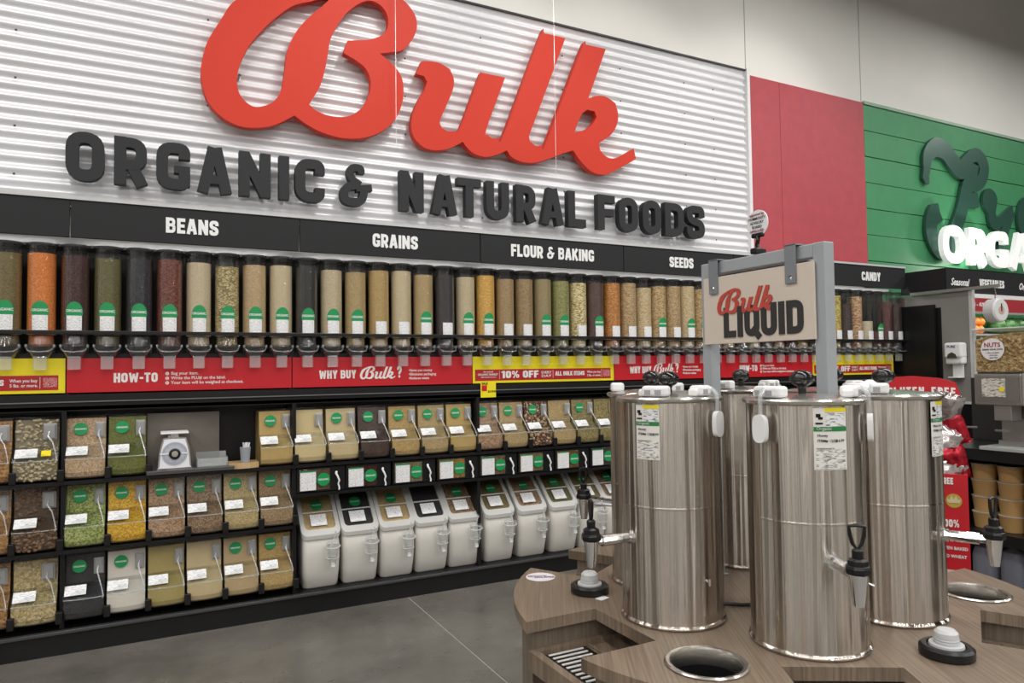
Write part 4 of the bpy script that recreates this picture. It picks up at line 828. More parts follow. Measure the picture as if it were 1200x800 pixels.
rb = B_(6.83, 11.5, 4.05, 4.07, 1.985, 2.112).build('red_sign_band', mat('dusty_red_strip', (.36, .03, .04), .45), pc)
place(text('KEEP IT FRESH  -  ALWAYS GREAT VALUE', .055, WHITE, .002, .02, .8), 'lettering', rb, (6.88 - ox, 4.048 - oy, 2.035))
B_(6.83, 11.5, 4.05, 4.12, 1.965, 1.985).build('grey_band', mat('grey_strip', (.30, .30, .29), .5), pc)
B_(6.83, 11.5, 4.62, 4.70, .3, 1.93).build('back_wall', mat('case_back', (.06, .06, .06), .4), pc)
for z, y in ((1.76, 4.25), (1.40, 4.15), (1.12, 4.05)): B_(6.83, 11.5, y, 4.62, z, z + .02).build('shelf', LT, pc)
B_(6.83, 11.5, 3.8, 4.62, .0, .80).build('base', BLACKP, pc)
for xx in (7.6, 9.2): area('case_lamp', (xx, 4.2, 1.975), (1.5, .1), 4, (1, .97, .9))
arm = MB().box(-.012, .012, -.28, .55, -.014, .014).build('scale_arm', GREYP, pc, loc=(6.775 - ox, 3.9 - oy, 2.172))
# vegetables on the shelves
def veg(name, label, cat, loc, r, colr, n, shape=(1, 1, 1), leafy=0, group='produce on the case shelves'):
    key = (name, r, colr)
    if key not in VG:
        bm = bmesh.new(); bmesh.ops.create_icosphere(bm, subdivisions=3 if leafy else 2, radius=r)
        rnd = random.Random(n)
        for v in bm.verts:
            k = 1 + leafy * (.22 * math.sin(9 * v.co.x / r + 3 * v.co.z / r) * math.cos(8 * v.co.y / r) + rnd.uniform(-.12, .12)); v.co = Vector((v.co.x * shape[0] * k, v.co.y * shape[1] * k, v.co.z * shape[2] * k))
        for f in bm.faces: f.smooth = True
        me = bpy.data.meshes.new(name); bm.to_mesh(me); bm.free(); me.materials.append(mat('peel_%s_%s' % (name, n), colr, .5, var=.3, bump=(40, .3))); VG[key] = me
    return place(VG[key], name, None, loc, (0, 0, n * 1.3), label=label, cat=cat, group=group)
VG = {}
ordv = ['first', 'second', 'third', 'fourth', 'fifth', 'sixth', 'seventh', 'eighth']
for i in range(6):
    for lay, (dx, dz) in enumerate(((0, 0), (.02, .085))):
        veg('orange_pepper', 'orange pepper beside the grey end panel, %s layer, %s row, %s from left' % (('lower', 'upper')[lay], ('front', 'back')[i // 3], ordv[i % 3]), 'vegetable', (7.54 + dx + .085 * (i % 3), 4.33 + .09 * (i // 3), 1.825 + dz), .045, (.75, .22, .02), 1, (1, 1, 1.1), group='orange peppers on the top shelf')
for i in range(12):
    veg('leafy_greens', 'dark leafy bunch on the top case shelf, %s row, %s from left' % (('front', 'back')[i // 6], ordv[i % 6]), 'vegetable', (8.05 + .18 * (i % 6), 4.34 + .17 * (i // 6), 1.865), .080, (.03, .13, .02), 4, (1, 1, 1.05), 1, 'leafy bunches on the top shelf')
for i in range(6):
    veg('lettuce_head', 'pale lettuce head behind the nut hopper, %s from the grey end panel' % ordv[i], 'vegetable', (7.40 + .18 * i, 4.24, 1.495), .076, (.38, .50, .06), 6, (1, 1, 1), 1, 'lettuce heads on the middle shelf')
    veg('cabbage', 'green cabbage on the lowest case shelf, %s from the grey end panel' % ordv[i], 'vegetable', (7.35 + .18 * i, 4.15, 1.215), .076, (.20, .38, .05), 8, (1, 1, .95), .3, 'cabbages on the lower shelf')
# hanging scale
hs = thing('hanging_dial_scale', 'white round hanging produce scale on a grey arm by the case fascia', 'scale', (6.775, 3.64, 1.95), math.radians(-4))
MB().lathe([(.095, -.075), (.105, -.068), (.108, 0), (.108, .02), (.100, .028)], 32, R(PI / 2, 'X')).build('body', mat('scale_white', (.62, .62, .62), .4), hs, True)
dl = MB().lathe([(.094, .028), (.094, .031)], 32, R(PI / 2, 'X')).build('dial', mat('scale_dial', (.66, .67, .66), .3), hs); MB().box(-.004, .004, -.036, -.031, -.01, .06).build('pointer', BLACKP, dl); MB().lathe([(.04, .0312), (.04, .032)], 24, R(PI / 2, 'X')).build('centre_print', mat('scale_print', (.55, .35, .30), .4), dl)
MB().tube([(0, .02, .10), (0, .02, .135), (.012, .02, .15), (.006, .02, .17), (-.004, .02, .195)], .005, 6).build('hook', CHROME, hs)
# soap dispenser
sd = thing('hand_sanitizer_dispenser', 'white wall mounted hand sanitizer dispenser on the grey end panel', 'dispenser', (6.785, 4.005, 1.43), -PI / 2)
mb = MB().box(-.082, .082, -.10, 0, .10, .245, b=.02).box(-.078, .078, -.085, 0, .045, .12, b=.015); mb.build('housing', WPL, sd)
MB().prism([(-.045, .10), (.045, .10), (.035, .135), (0, .155), (-.035, .135)], .01, T(-.005, -.105, 0)).build('sensor_window', mat('smoke_grey', (.05, .05, .05), .2), sd)
place(text('PURE', .034, mat('navy_ink', (.02, .03, .15), .4), .001, .02), 'lettering', sd, (-.05, -.1015, .195)); MB().box(-.05, .05, -.10, -.01, -.085, -.075, b=.003).box(-.05, .05, -.02, -.005, -.085, .05, b=.003).build('drip_tray', WPL, sd)

# ---- nut butter grinder on its stand
gsn = thing('grinder_stand', 'black shelved stand under the peanut grinder at the right edge', 'stand', (3.70, 1.95, 0))
MB().box(0, .5, -.85, .45, 1.030, 1.055).box(-.02, 0, -.85, .45, 1.0, 1.055).build('counter', BLACKP, gsn); MB().box(-.02, .5, -.85, .45, .625, .650).box(-.035, -.02, -.85, .45, .60, .655).build('shelf', BLACKP, gsn)
MB().box(.0, .5, -.85, .45, .12, .15).build('bottom_shelf', BLACKP, gsn); MB().box(.47, .5, -.85, .45, .0, 1.4).build('back_panel', mat('dark_back', (.02, .02, .02), .4), gsn)
for y in (-.84, .44): MB().box(0, .5, y - .012, y + .012, 0, 1.05).build('side_panel', BLACKP, gsn)
MB().tube([(-.03, .45, 1.145), (-.03, .14, 1.165)], .006, 6).build('wire_rail', mat('grey_wire', (.25, .25, .25), .3, .7), gsn)
gr = thing('peanut_grinder', 'grey steel peanut butter grinder with a clear hopper full of peanuts', 'grinder', (3.70, 2.01, 1.055), 0)
GS = mat('satin_steel', (.40, .39, .38), .32, .85, var=.05)
MB().box(0, .25, -.115, .105, .220, .375, b=.006).build('body', GS, gr); MB().box(-.004, .10, -.140, -.116, .22, .378, b=.006).build('side_cap', mat('pale_steel', (.5, .5, .5), .3, .6), gr)
MB().box(.13, .25, -.20, .05, .0, .24).build('back_plate', GS, gr); MB().box(.01, .10, -.06, .02, .145, .222, b=.004).build('spout', GS, gr); MB().box(.03, .08, -.02, .03, .09, .10).build('outlet', CHROME, gr)
MB().box(-.03, .15, -.30, .075, .0, .018, b=.003).build('drip_tray', mat('tray_plastic', (.35, .38, .36), .35), gr); MB().box(.06, .15, -.20, .03, .018, .045).build('tray_back', GS, gr)
MB().box(-.006, 0, -.105, .095, .24, .36).build('face_plate', mat('steel_face', (.33, .32, .31), .3, .8), gr)
cdm = MB().box(-.010, -.006, -.045, .062, .262, .352).build('product_card', printed('product_card', (.62, .60, .52), (.15, .14, .12), 50, 300, .56), gr)
MB().lathe([(.012, 0), (.012, .002)], 16, T(-.010, -.03, .30) @ R(-PI / 2, 'Y')).build('yellow_seal', YEL, cdm)
hp = thing('nut_hopper', 'big clear square hopper of peanuts with a round white label above the grinder', 'hopper', (3.70, 1.86, 1.435))
PEA = grain('loose_peanuts', [(.40, .27, .11), (.52, .38, .18), (.28, .17, .07), (.45, .34, .19)], .013)
P = [(-.243, .005), (.243, .005), (.243, .165), (.16, .185), (.05, .195), (-.08, .192), (-.19, .178), (-.243, .165)]
MB().prism(P, .28).build('peanuts', PEA, hp, kind='stuff', rot=(0, 0, PI / 2), loc=(.285, 0, 0))
bm = bmesh.new(); rnd = random.Random(3)
for _ in range(420):
    y = rnd.uniform(-.24, .24); z = rnd.uniform(.01, .17)
    bmesh.ops.create_icosphere(bm, subdivisions=1, radius=.0075, matrix=T(.002 + rnd.uniform(0, .004), y, z) @ Matrix.Rotation(rnd.uniform(0, 3), 4, 'X') @ Matrix.Diagonal((.7, 1.4, .9, 1)))
me = bpy.data.meshes.new('loose_nuts'); bm.to_mesh(me); bm.free(); me.materials.append(PEA); place(me, 'loose_nuts', hp, kind='stuff')
MB().box(-.008, .292, -.252, .252, 0, .215, b=.004).build('hopper_box', CLEARB, hp); MB().box(-.012, .296, -.256, .256, .212, .220, b=.003).build('hopper_lid', FROST, hp)
lb = MB().lathe([(.054, 0), (.054, .0015)], 32, R(-PI / 2, 'Y')).build('round_label', mat('label_white', (.72, .70, .70), .4), hp, loc=(-.0095, .155, .115))
RZ = -PI / 2
place(text('NUTS', .030, mat('label_red', (.35, .03, .05), .5), .0005, .02, align='CENTER'), 'lettering', lb, (-.003, 0, .012), (0, 0, RZ)); place(text('GRIND YOUR OWN', .0105, BLACKP, .0005, .02, align='CENTER'), 'lettering', lb, (-.003, 0, -.004), (0, 0, RZ))
for q, t_ in enumerate(('1  place cup below', '    press start', '    enjoy fresh')): place(text(t_, .0085, BLACKP, .0005, .01, align='CENTER'), 'fine_print', lb, (-.003, 0, -.019 - .012 * q), (0, 0, RZ))
# stacked tubs and grey jugs on the stand
tub = thing('food_tub', '', 'tub', (3.80, 2.14, .655), 0, 'stacked tan tubs on the stand shelf')
MB().lathe([(.050, 0), (.058, .072), (.059, .075)], 24).build('tub_body', mat('tan_tub', (.42, .26, .10), .4, var=.06), tub, True); MB().lathe([(.0605, .074), (.0605, .079), (.055, .080)], 24).build('tub_lid', clear('tub_lid_plastic', rough=.2, lo=.15, hi=.6, body=.5, bodycol=(.6, .55, .45)), tub, True)
reg(tub); n = 0; hts = ['bottom', 'second from bottom', 'third from bottom', 'top']
for sidx, (yy, nm) in enumerate(((2.135, 'left stack half behind the red display'), (2.010, 'middle stack'), (1.882, 'stack at the right picture edge'), (1.755, 'stack just outside the right edge'))):
    for h in range(4):
        lab = 'tan tub, %s of the %s' % (hts[h], nm)
        if n == 0: tub.location = (3.80, yy, .652); tub['label'] = lab
        else: dup(tub, (3.80, yy, .652 + h * .081), lab)
        n += 1
jug = thing('grey_jug', '', 'jug', (3.8, 2.14, .16), 0, 'grey blue jugs under the tub shelf')
MB().lathe([(.058, 0), (.062, .02), (.062, .36), (.05, .40), (.024, .42), (.024, .44)], 20).build('jug_body', mat('grey_blue_jug', (.20, .22, .27), .35, var=.08), jug, True); MB().lathe([(.026, .437), (.026, .455)], 16).build('jug_cap', mat('grey_cap', (.12, .13, .15), .4), jug, True)
reg(jug)
for i, (yy, nm) in enumerate(((2.14, 'nearest the red display'), (2.005, 'second from the red display'), (1.87, 'third from the red display'), (1.735, 'at the right picture edge'))):
    lab = 'tall grey blue jug under the tan tubs, %s' % nm
    if i == 0: jug.location = (3.80, yy, .152); jug['label'] = lab
    else: dup(jug, (3.80, yy, .152), lab)

# ---- red snack display
DX, DY = 3.00, 1.83
rd = thing('red_snack_display', 'red cardboard snack display lettered GLUTEN FREE behind the right steel urn', 'display', (DX, DY, 0), math.radians(-58))
RC = mat('red_card', (.50, .012, .02), .4, var=.03)
P = [(-.30, .0), (.055, .0), (.055, .66), (.055, 1.10), (.050, 1.36), (.035, 1.405), (-.02, 1.422), (-.12, 1.432), (-.26, 1.425), (-.29, 1.40), (-.30, 1.36)]
MB().prism(P, .012).build('back_card', RC, rd); fr = MB().box(-.30, .062, -.16, -.145, 0, 1.04).build('front_card', RC, rd); MB().box(.050, .062, -.145, 0, 0, 1.04).build('side_card', mat('dark_red_card', (.30, .01, .015), .45), rd)
mb = MB(); x = 0
for i, ch in enumerate('GLUTEN FREE'):
    if ch == ' ': continue
    gl_, W = glyph(ch, .25); u = -.205 + i * .0235; zz = 1.345 - .22 * (u + .075) ** 2
    for pts, cl, tt in gl_: ribbon(mb, pts, tt, .002, cl, lambda p_, q_: (u + p_ * .030, zz + q_ * .040 - (u + .075) * p_ * .02))
mb.build('lettering', INK, rd, loc=(-.012, -.003, 0))
place(caps('GLUTEN FREE', .026, INK, .002, .7), 'lettering', fr, (-.115, -.1625, 1.0)); place(caps('100%', .030, INK, .002, .75), 'lettering', fr, (-.035, -.1625, .83))
for q, t_ in enumerate(('REAL CHEESE', 'GREAT TASTE', 'OVEN BAKED', 'NO WHEAT')): place(text(t_, .017, INK, .001, .02, .9, align='CENTER'), 'lettering', fr, (.008, -.1625, .805 - .032 * q))
em = MB().lathe([(.028, 0), (.028, .001)], 20, R(PI / 2, 'X')).build('round_emblem', mat('emblem_gold', (.45, .33, .05), .5), fr, loc=(.012, -.161, .935)); MB().prism([(-.02, -.008), (.02, -.008), (.024, .008), (.014, .004), (.008, .022), (0, .006), (-.008, .022), (-.014, .004), (-.024, .008)], .001, T(0, -.003, .0)).build('emblem_mark', mat('emblem_cream', (.6, .5, .3), .5), em)
pp = MB().box(-.03, .042, -.1625, -.161, .56, .66).build('picture_panel', mat('cream_card', (.62, .56, .45), .5), fr); MB().lathe([(.025, 0), (.025, .001)], 12, T(.006, -.163, .61) @ R(PI / 2, 'X')).build('picture_spot', mat('brown_print', (.40, .20, .05), .5), pp)
foil = mat('foil_bag', (.55, .50, .50), .16, .75, bump=(25, .9), var=.3); foilr = mat('red_foil_bag', (.45, .015, .03), .2, .5, bump=(25, .9), var=.2)
def bagmesh(seed):
    rnd = random.Random(seed); bm = bmesh.new(); bmesh.ops.create_grid(bm, x_segments=10, y_segments=14, size=.5)
    vs = []
    for v in bm.verts:
        x, z = v.co.x, v.co.y; e = max(0, 1 - (2 * x) ** 4) * max(0, 1 - (2 * z) ** 6); v.co = Vector((x * .15, -(.030 * e + rnd.uniform(-.006, .006)), z * .20))
    g2 = bmesh.ops.duplicate(bm, geom=bm.verts[:] + bm.edges[:] + bm.faces[:])
    for v in g2['geom']:
        if isinstance(v, bmesh.types.BMVert): v.co.y *= -1
    bmesh.ops.remove_doubles(bm, verts=bm.verts[:], dist=.002)
    for f in bm.faces: f.smooth = True
    me = bpy.data.meshes.new('bag'); bm.to_mesh(me); bm.free(); return me
for i, (x, y, z, rz, rx_, red_, lab) in enumerate(((-.005, -.09, 1.30, .3, .5, 0, 'silver foil snack bag on top of the red display beside the urn label'), (.01, -.07, 1.22, -.3, .1, 1, 'red foil snack bag hanging below the silver one on the display'), (-.02, -.10, 1.16, .5, -.2, 0, 'silver and red snack bag hanging lowest of the upper three'), (.012, -.10, 1.075, -.2, .5, 1, 'red snack bag lying in the top of the display tray'), (-.02, -.12, 1.045, .7, -.3, 0, 'crumpled silver snack bag at the front of the display tray'))):
    me = bagmesh(i); me.materials.append(foilr if red_ else foil); bp_ = rd.matrix_basis @ Vector((x, y, z))
    o = place(me, 'snack_bag', None, Matrix.Translation((DX, DY, 0)) @ R(math.radians(-58), 'Z') @ Vector((x, y, z)), (rx_, rz, math.radians(-58)), label=lab, cat='snack bag', group='foil snack bags on the red display', scale=(.75, 1, .75))

# ================================================================== ISLAND WITH THE STEEL URNS
CX, CY, ZT = 1.60, 1.51, .83
WD = wood('grey_oak_laminate', (.115, .083, .057), (.255, .192, .138), 60, 1.0, .36)
WDV = woodv('grey_oak_laminate_upright', (.115, .088, .064), (.205, .160, .120))
isl = thing('urn_island', 'round grey oak island table with six notches holding steel urns', 'table', (CX, CY, 0))
RT_ = .737
def notched(Rr, w2, inner, arcn=10):
    P = []
    for k in range(6):
        a = math.radians(60 * k); u = Vector((math.cos(a), math.sin(a))); v = Vector((-u.y, u.x)); o_ = math.sqrt(Rr * Rr - w2 * w2)
        P += [u * o_ - v * w2, u * inner - v * w2, u * inner + v * w2, u * o_ + v * w2]
        h = math.asin(w2 / Rr); a0, a1 = a + h, a + PI / 3 - h
        for j in range(1, arcn): t = a0 + (a1 - a0) * j / arcn; P.append(Vector((math.cos(t), math.sin(t))) * Rr)
    return [tuple(q) for q in P]
def slab(outer, holes, z0, z1, name, m, par):
    me = fill([outer] + holes, z1 - z0, name, m); me.transform(R(-PI / 2, 'X')); me.transform(T(0, 0, z1))
    # fill() puts the outline in x,z with y thickness; the turn lays it flat
    return place(me, name, par)
HA = [210, 330, 90]; hc = [(.577 * math.cos(math.radians(a)), .577 * math.sin(math.radians(a))) for a in HA]
circ = lambda x, y, r, n=36: [(x + r * math.cos(2 * PI * k / n), y + r * math.sin(2 * PI * k / n)) for k in range(n)]
slab(notched(RT_, .130, .513), [circ(x, y, .078) for x, y in hc], ZT - .030, ZT, 'tabletop', WD, isl)
# carcass: upright boards that follow the petals, standing back from the edge
P = notched(.715, .148, .40, 6); n = len(P); mb = MB(); mb.add([(x, y, z) for z in (.0, ZT - .0305) for x, y in P], [(i, (i + 1) % n, n + (i + 1) % n, n + i) for i in range(n)]); mb.build('carcass', WDV, isl)
mb = MB()
for k in range(6):
    a = math.radians(60 * k); M_ = R(a, 'Z')
    t = MB().box(.405, .705, -.147, .147, .700, .735, M_).build('tray_board', WD, isl)
    tr = MB().box(.690, .712, -.147, .147, .700, .750, M_).box(.405, .690, -.147, -.128, .735, .750, M_).box(.405, .690, .128, .147, .735, .750, M_).box(.53, .540, -.128, .128, .735, .741, M_).build('tray_rim', WD, isl)
    gt = MB().box(.548, .687, -.126, .126, .7352, .7375, M_).build('drip_grate', BLACKP, isl)
    for j in range(11): y = -.110 + j * .022; MB().box(.566, .672, y - .0040, y + .0040, .739, .743, M_, b=.002).build('slat', mat('bright_slat', (.78, .76, .72), .25, .4), gt)
for i, (x, y) in enumerate(hc):
    r_ = MB().lathe([(.0795, ZT + .0005), (.090, ZT + .0005), (.092, ZT + .003), (.088, ZT + .006), (.080, ZT + .005), (.0775, ZT - .002), (.0765, ZT - .034), (.0765, ZT - .036)], 48, T(x, y, 0), cap=False).build('waste_ring', STEELS, isl, True)
    MB().lathe([(.076, ZT - .20), (.076, ZT - .033)], 32, T(x, y, 0), cap=False).lathe([(.075, ZT - .2), (.075, ZT - .199)], 32, T(x, y, 0)).build('waste_well', BLACKP, isl, True)
# urns
UR = [('A', 1.244, 1.504, 179, -154, 0, 'leftmost of the front steel urns, white label at upper left'), ('B', 1.410, 1.208, -115, -114, 1, 'nearest steel urn, front middle, label facing the camera'), ('C', 1.760, 1.241, -66, -78, 2, 'right steel urn in front of the red snack display'), ('D', 1.804, 1.80, 60, None, 3, 'steel urn at the back seen between the two nearest urns'), ('E', 1.405, 1.778, 118, None, 4, 'back left steel urn almost hidden behind the leftmost front urn'), ('F', 1.93, 1.53, 5, None, 5, 'back steel urn hidden behind the nearest urn and its right neighbour')]
RU = .132; ZR = 1.407 - ZT
def rib(r, z, h=.004): return [(r, z - h), (r + .003, z - h / 2), (r + .003, z + h / 2), (r, z + h)]
body = MB().lathe([(RU - .004, 0), (RU + .004, .002), (RU + .005, .006), (RU + .003, .010), (RU, .012), (RU, .016), (RU, .295), (RU, .297), (RU + .0007, .2985), (RU + .0007, .3005), (RU, .302), (RU, .304), (RU, ZR - .016), (RU, ZR - .012)], 72, cap=False).mesh('body', STEEL, True)
rim = MB().lathe([(RU, ZR - .014), (RU + .007, ZR - .010), (RU + .009, ZR - .004), (RU + .006, ZR), (RU - .002, ZR + .001), (RU - .006, ZR - .006)], 72, cap=False).mesh('rim', STEELS, True)
lid = MB().lathe([(RU - .005, ZR - .008), (RU - .008, ZR + .001), (RU - .02, ZR + .003), (.06, ZR + .008), (.02, ZR + .010), (.001, ZR + .010)], 64, cap=False).mesh('lid', STEELS, True)
kn = MB().lathe([(.010, ZR + .008), (.009, ZR + .022), (.013, ZR + .028)], 20).mesh('knob_stem', BLACKP, True)
def knobm():
    bm = bmesh.new(); bmesh.ops.create_uvsphere(bm, u_segments=28, v_segments=16, radius=1)
    for v in bm.verts:
        a = math.atan2(v.co.y, v.co.x); k = 1 + .05 * math.cos(8 * a) * (1 - abs(v.co.z)); v.co = Vector((v.co.x * .028 * k, v.co.y * .028 * k, v.co.z * .021 + ZR + .046))
    for f in bm.faces: f.smooth = True
    me = bpy.data.meshes.new('knob'); bm.to_mesh(me); bm.free(); me.materials.append(mat('shiny_black', (.01, .01, .01), .08)); return me
knob = knobm()
def latch_at(par, a, withstrap):
    M_ = R(math.radians(a), 'Z'); l = MB().box(.088, .128, -.022, .022, ZR + .003, ZR + .030, M_, b=.007).box(.095, .120, -.034, -.018, ZR + .003, ZR + .022, M_, b=.005).build('latch', WPL, par)
    MB().box(.1283, .1295, -.012, .004, ZR + .008, ZR + .020, M_).build('latch_button', mat('grey_button', (.35, .35, .37), .4), l)
    if withstrap:
        M2 = R(math.radians(a + 9), 'Z')
        st_ = MB().tube([M2 @ Vector(q) for q in ((.110, 0, ZR + .020), (.130, 0, ZR + .022), (.143, 0, ZR + .008), (.1445, 0, ZR - .02), (.1405, 0, ZR - .06))], .0055, 8).build('seal_strap', clear('strap_plastic', rough=.2, lo=.15, hi=.6, body=.25), par, True)
        MB().prism(catmull([(-.009, -.031), (.009, -.031), (.018, -.018), (.018, .018), (.009, .031), (-.009, .031), (-.018, .018), (-.018, -.018)], 3, 400), .012, T(0, 0, ZR - .068) @ M2 @ T(.139, 0, 0) @ R(PI / 2, 'Z') @ T(0, -.012, 0)).build('seal_tag', WPL, par)
LABM = {}
def faucet(par, a, r0, r1, z=.218):
    """tap standing off the drum: pipe, chrome cone, black collar and pull ring (all parts of the urn)"""
    M_ = R(math.radians(a), 'Z'); sp_ = MB().tube([M_ @ Vector((r, 0, z)) for r in (r0, r0 + .012, r0 + .0121, r0 + .05, r0 + .0501, r1 - .03, r1 - .0299, r1)], [.017, .017, .0125, .0125, .0145, .0145, .010, .010], 10).build('spout_pipe', CHROME, par)
    Tm = M_ @ T(r1, 0, 0)
    f = MB().lathe([(.0085, z - .062), (.0105, z - .062), (.0125, z - .05), (.0185, z - .002), (.0205, z + .008)], 20, Tm).build('faucet_cone', CHROME, par, True)
    mb = MB().lathe([(.023, z + .004), (.0255, z + .008), (.0255, z + .016), (.0235, z + .021), (.0215, z + .022), (.0205, z + .032), (.0145, z + .036)], 8, Tm).lathe([(.0105, z + .034), (.0115, z + .052), (.008, z + .056)], 14, Tm)
    mb.build('faucet_collar', BLACKP, f)
    tz = R(math.radians(a + 70), 'Z'); L = T(*(Tm @ Vector((0, 0, 0)))) @ tz
    mb = MB().tube([L @ Vector(q) for q in ((0, 0, z + .054), (-.009, 0, z + .066), (-.0135, 0, z + .085), (-.015, 0, z + .101), (0, 0, z + .104), (.015, 0, z + .101), (.0135, 0, z + .085), (.009, 0, z + .066))], .0042, 8, True)
    mb.build('pull_ring', BLACKP, f, True)
for nm, ux, uy, fa, la, idx, lab in UR:
    u = thing('steel_urn', lab + ' on the island', 'urn', (ux, uy, ZT + .0005), 0, 'steel urns on the round island')
    place(body, 'body', u, rot=(0, 0, idx)); place(rim, 'rim', u); place(lid, 'lid', u); k = place(knob, 'knob', u, (0, 0, 0)); place(kn, 'knob_stem', k)
    faucet(u, fa, RU - .004, {'A': .252, 'B': .235, 'C': .235}.get(nm, .25))
    for a_, s_ in {'A': ((-140, 0), (-152, 0), (-82, 1)), 'B': ((-172, 0), (-58, 0), (-188, 1), (-65, 1)), 'C': ((-150, 0), (-178, 0), (60, 0)), 'D': ((-72, 0), (-160, 0), (-85, 1)), 'E': ((-90, 0), (150, 0)), 'F': ((-110, 0), (-60, 0))}[nm]: latch_at(u, a_, s_)
    if la is not None:
        # printed product label wrapped on the drum
        hw_ = {'A': .032, 'B': .038, 'C': .036}[nm]; z1 = ZR - .018; z0 = z1 - .138
        def pt(za, zb, xa, xb, off, name, m_, par=None):
            mb = MB(); vs = []; r_ = RU + off
            for z in (za, zb):
                for q in range(9):
                    a = math.radians(la) + lerp(xa, xb, q / 8) / r_; vs.append((r_ * math.cos(a), r_ * math.sin(a), z))
            mb.add(vs, [(q, q + 1, q + 10, q + 9) for q in range(8)]); return mb.build(name, m_, par)
        L_ = pt(z0, z1, -hw_, hw_, .0006, 'product_label', mat('label_paper', (.74, .72, .68), .4, var=.01), u)
        pt(z0 + .002, z0 + .045, -hw_ * .9, hw_ * .9, .0012, 'fine_print', printed('urn_print', (.74, .72, .68), (.22, .22, .22), 60, 420, .54), L_); pt(z0 + .095, z0 + .128, -hw_ * .3, hw_ * .9, .0012, 'fine_print', printed('urn_print2', (.76, .76, .76), (.2, .2, .25), 60, 420, .56), L_)
        pt(z0 + .129, z1, -hw_ * .35, hw_, .0012, 'yellow_band', YEL, L_); pt(z0 + .086, z0 + .096, -hw_, hw_, .0014, 'green_band', mat('label_green', (.015, .20, .05), .4), L_)
        # black pouring-hand pictogram
        for (x, z, w_, h_) in ((-hw_ * .72, .117, .010, .008), (-hw_ * .60, .112, .010, .006), (-hw_ * .68, .1015, .016, .004)): pt(z0 + z, z0 + z + h_, x - w_ / 2, x + w_ / 2, .0016, 'pictogram', BLACKP, L_)
        def lt(s_, sz, x, z, m_=BLACKP):
            me = text(s_, sz, m_, .0003, .02).copy()
            for v in me.vertices:
                a = math.radians(la) + (x + v.co.x) / RU; rr_ = RU + .0019; yy_ = v.co.z; v.co = Vector((rr_ * math.cos(a), rr_ * math.sin(a), z0 + z + yy_))
            place(me, 'lettering', L_)
        lt('Organic', .0105, -hw_ * .85, .0885, WHITE); lt('Honey' if nm != 'C' else 'Maple Syrup', .0085, -hw_ * .8, .074); lt('ITEM# 12321', .0085, -hw_ * .8, .062); lt('$ 6.99', .0085, hw_ * .25, .062); lt('NUTRITION FACTS', .0045, -hw_ * .85, .046)
    if nm in 'AB':
        a = math.radians(-91 if nm == 'A' else -58); zz = .122 if nm == 'A' else .15; d_ = Vector((math.cos(a), math.sin(a), 0))
        MB().tube([d_ * RU + Vector((0, 0, zz)), d_ * (RU + .012) + Vector((0, 0, zz - .003))], .0035, 8).tube([d_ * (RU + .012) + Vector((0, 0, zz - .011)), d_ * (RU + .012) + Vector((0, 0, zz + .006))], .003, 6).build('drain_screw', CHROME, u, True)
# cord on the table
tag(MB().tube([(1.395, 1.50, ZT + .006), (1.44, 1.455, ZT + .006), (1.475, 1.44, ZT + .006), (1.52, 1.425, ZT + .006), (1.56, 1.39, ZT + .006)], .005, 8).build('power_cord', BLACKP, None, True), 'short black power cord on the island top between the left and nearest urns', 'cord')
# cup coasters with frosted portion cups
for a, lab in ((150, 'black ring stand with upturned frosted cup beside the leftmost urn'), (270, 'black ring stand with frosted cup near the front edge right of the nearest urn'), (30, 'black ring stand with frosted cup behind the right urn')):
    r_ = .515; x, y = CX + r_ * math.cos(math.radians(a)), CY + r_ * math.sin(math.radians(a))
    t = thing('cup_dispenser', lab, 'cup holder', (x, y, ZT + .0005), 0, 'black cup holders on the island')
    MB().lathe([(.050, 0), (.056, .003), (.056, .019), (.050, .024), (.040, .024), (.037, .016), (.0, .012)], 40).build('base_ring', BLACKP, t, True)
    MB().lathe([(.036, .022), (.035, .027), (.026, .028), (.024, .052), (.018, .058), (.001, .059)], 32, cap=False).build('frosted_cup', clear('cup_frost', rough=.3, lo=.1, hi=.4, body=.62, bodycol=(.72, .73, .74)), t, True)
    for q in range(2): MB().lathe([(.0265, .030 + q * .006), (.0272, .032 + q * .006), (.0265, .034 + q * .006)], 28, cap=False).build('cup_rib', clear('cup_frost2', rough=.3, lo=.1, hi=.4, body=.4), t, True)
s_ = thing('round_sticker', 'round white sticker with red and violet print on the left petal of the island', 'sticker', (1.100, 1.965, ZT + .0008))
MB().lathe([(.046, 0), (.046, .0006)], 40).build('sticker_disc', mat('sticker_white', (.78, .77, .78), .35), s_)
def flat(s1, sz, m_, x, y, rz, par): me = text(s1, sz, m_, .0003, .02, align='CENTER').copy(); me.transform(R(-PI / 2, 'X')); place(me, 'lettering', par, (x, y, .0011), (0, 0, rz))
vio = mat('violet_ink', (.16, .10, .28), .5); dri = mat('deep_red_ink', (.28, .03, .07), .5)
for q, (t_, m_) in enumerate((('community', vio), ('advisory board', dri), ('APPROVED', vio))): flat(t_, .0135, m_, .016 * (q - 1) * .35, -.016 * (q - 1) * .9 - .003, math.radians(-25), s_)
t = place(MB().box(-.018, .018, -.012, .012, 0, .0008).mesh('paper_tag', mat('paper_white', (.75, .75, .75), .6)), 'paper_tag', None, (1.152, 1.700, ZT + .0005), (0, 0, .3), label='small white paper tag under the front of the left cup stand', cat='paper')

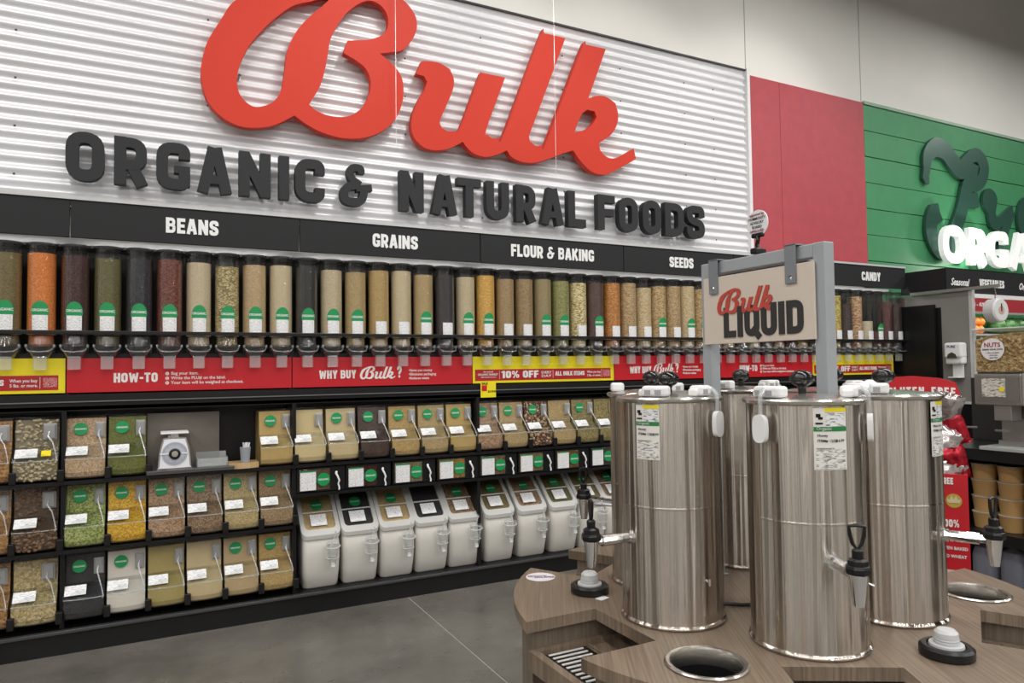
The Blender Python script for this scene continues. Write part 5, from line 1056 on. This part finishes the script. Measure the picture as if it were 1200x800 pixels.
# ---- sign frame over the urns
sf = thing('sign_frame', 'grey square tube frame with BULK LIQUID sign standing in the middle of the island', 'sign stand', (1.60, 1.505, ZT))
HY = .215; HT = 1.812 - ZT; q_ = .019
for s1 in (-1, 1): MB().box(-q_, q_, s1 * HY - q_, s1 * HY + q_, 0.001, HT, b=.003).build('post', GREYF, sf)
MB().box(-q_ + .0005, q_ - .0005, -HY + q_ + .0005, HY - q_ - .0005, HT - 2 * q_, HT - .0005, b=.003).build('top_bar', GREYF, sf)
for s1 in (-1, 1): MB().box(-.026, .026, s1 * HY - .026, s1 * HY + .026, 0, .006, b=.002).build('foot_plate', GREYF, sf)
sg = MB().box(-.030, -.024, -.208, .212, .724, .932, b=.001).build('sign_board', mat('cream_sign', (.62, .54, .46), .5, var=.02), sf)
for y in (.163, -.135):
    b = MB().box(-.036, -.032, y - .018, y + .018, .880, HT + .004).box(-.036, .022, y - .018, y + .018, HT + .002, HT + .006).build('strap', mat('strap_steel', (.20, .21, .23), .45), sf); MB().lathe([(.006, 0), (.004, .003)], 12, T(-.036, y, .897) @ R(-PI / 2, 'Y')).build('screw', CHROME, b)
lk = mat('sign_black', (.03, .028, .028), .5); me = caps('LIQUID', .092, lk, .002, .98, .215)
place(me, 'lettering', sg, (-.0325, .124, .742), (0, 0, -PI / 2)); place(bulk_mesh(.230, mat('sign_red', (.48, .06, .04), .5)), 'script_word', sg, (-.0335, .150, .812), (0, 0, -PI / 2))
# round topper on a black clip
tp = thing('round_clip_sign', 'small round white approval sign clipped on top of the grey frame', 'sign', (1.60, 1.515, 1.8135))
MB().box(-.022, .022, -.012, .012, 0, .018, b=.004).build('clip_foot', BLACKP, tp); MB().tube([(0, 0, .015), (0, .004, .03), (-.004, -.004, .042), (0, 0, .056)], .006, 8).build('clip_neck', BLACKP, tp, True); MB().box(-.006, .006, -.022, .022, .050, .064, b=.004).build('clip_jaw', BLACKP, tp)
dc = MB().lathe([(.040, 0), (.040, .003)], 36, T(-.0015, 0, .092) @ R(PI / 2, 'Y')).build('disc', mat('sticker_white', (.78, .77, .78), .35), tp)
for q, (t_, m_) in enumerate((('approved by', dri), ('COMMUNITY', lk), ('ADVISORY', lk), ('BOARD', lk), ('APPROVED', dri))): place(text(t_, .0115, m_, .0004, .01, .95, align='CENTER'), 'lettering', dc, (-.0035, 0, .1155 - .0125 * q), (0, 0, -PI / 2))
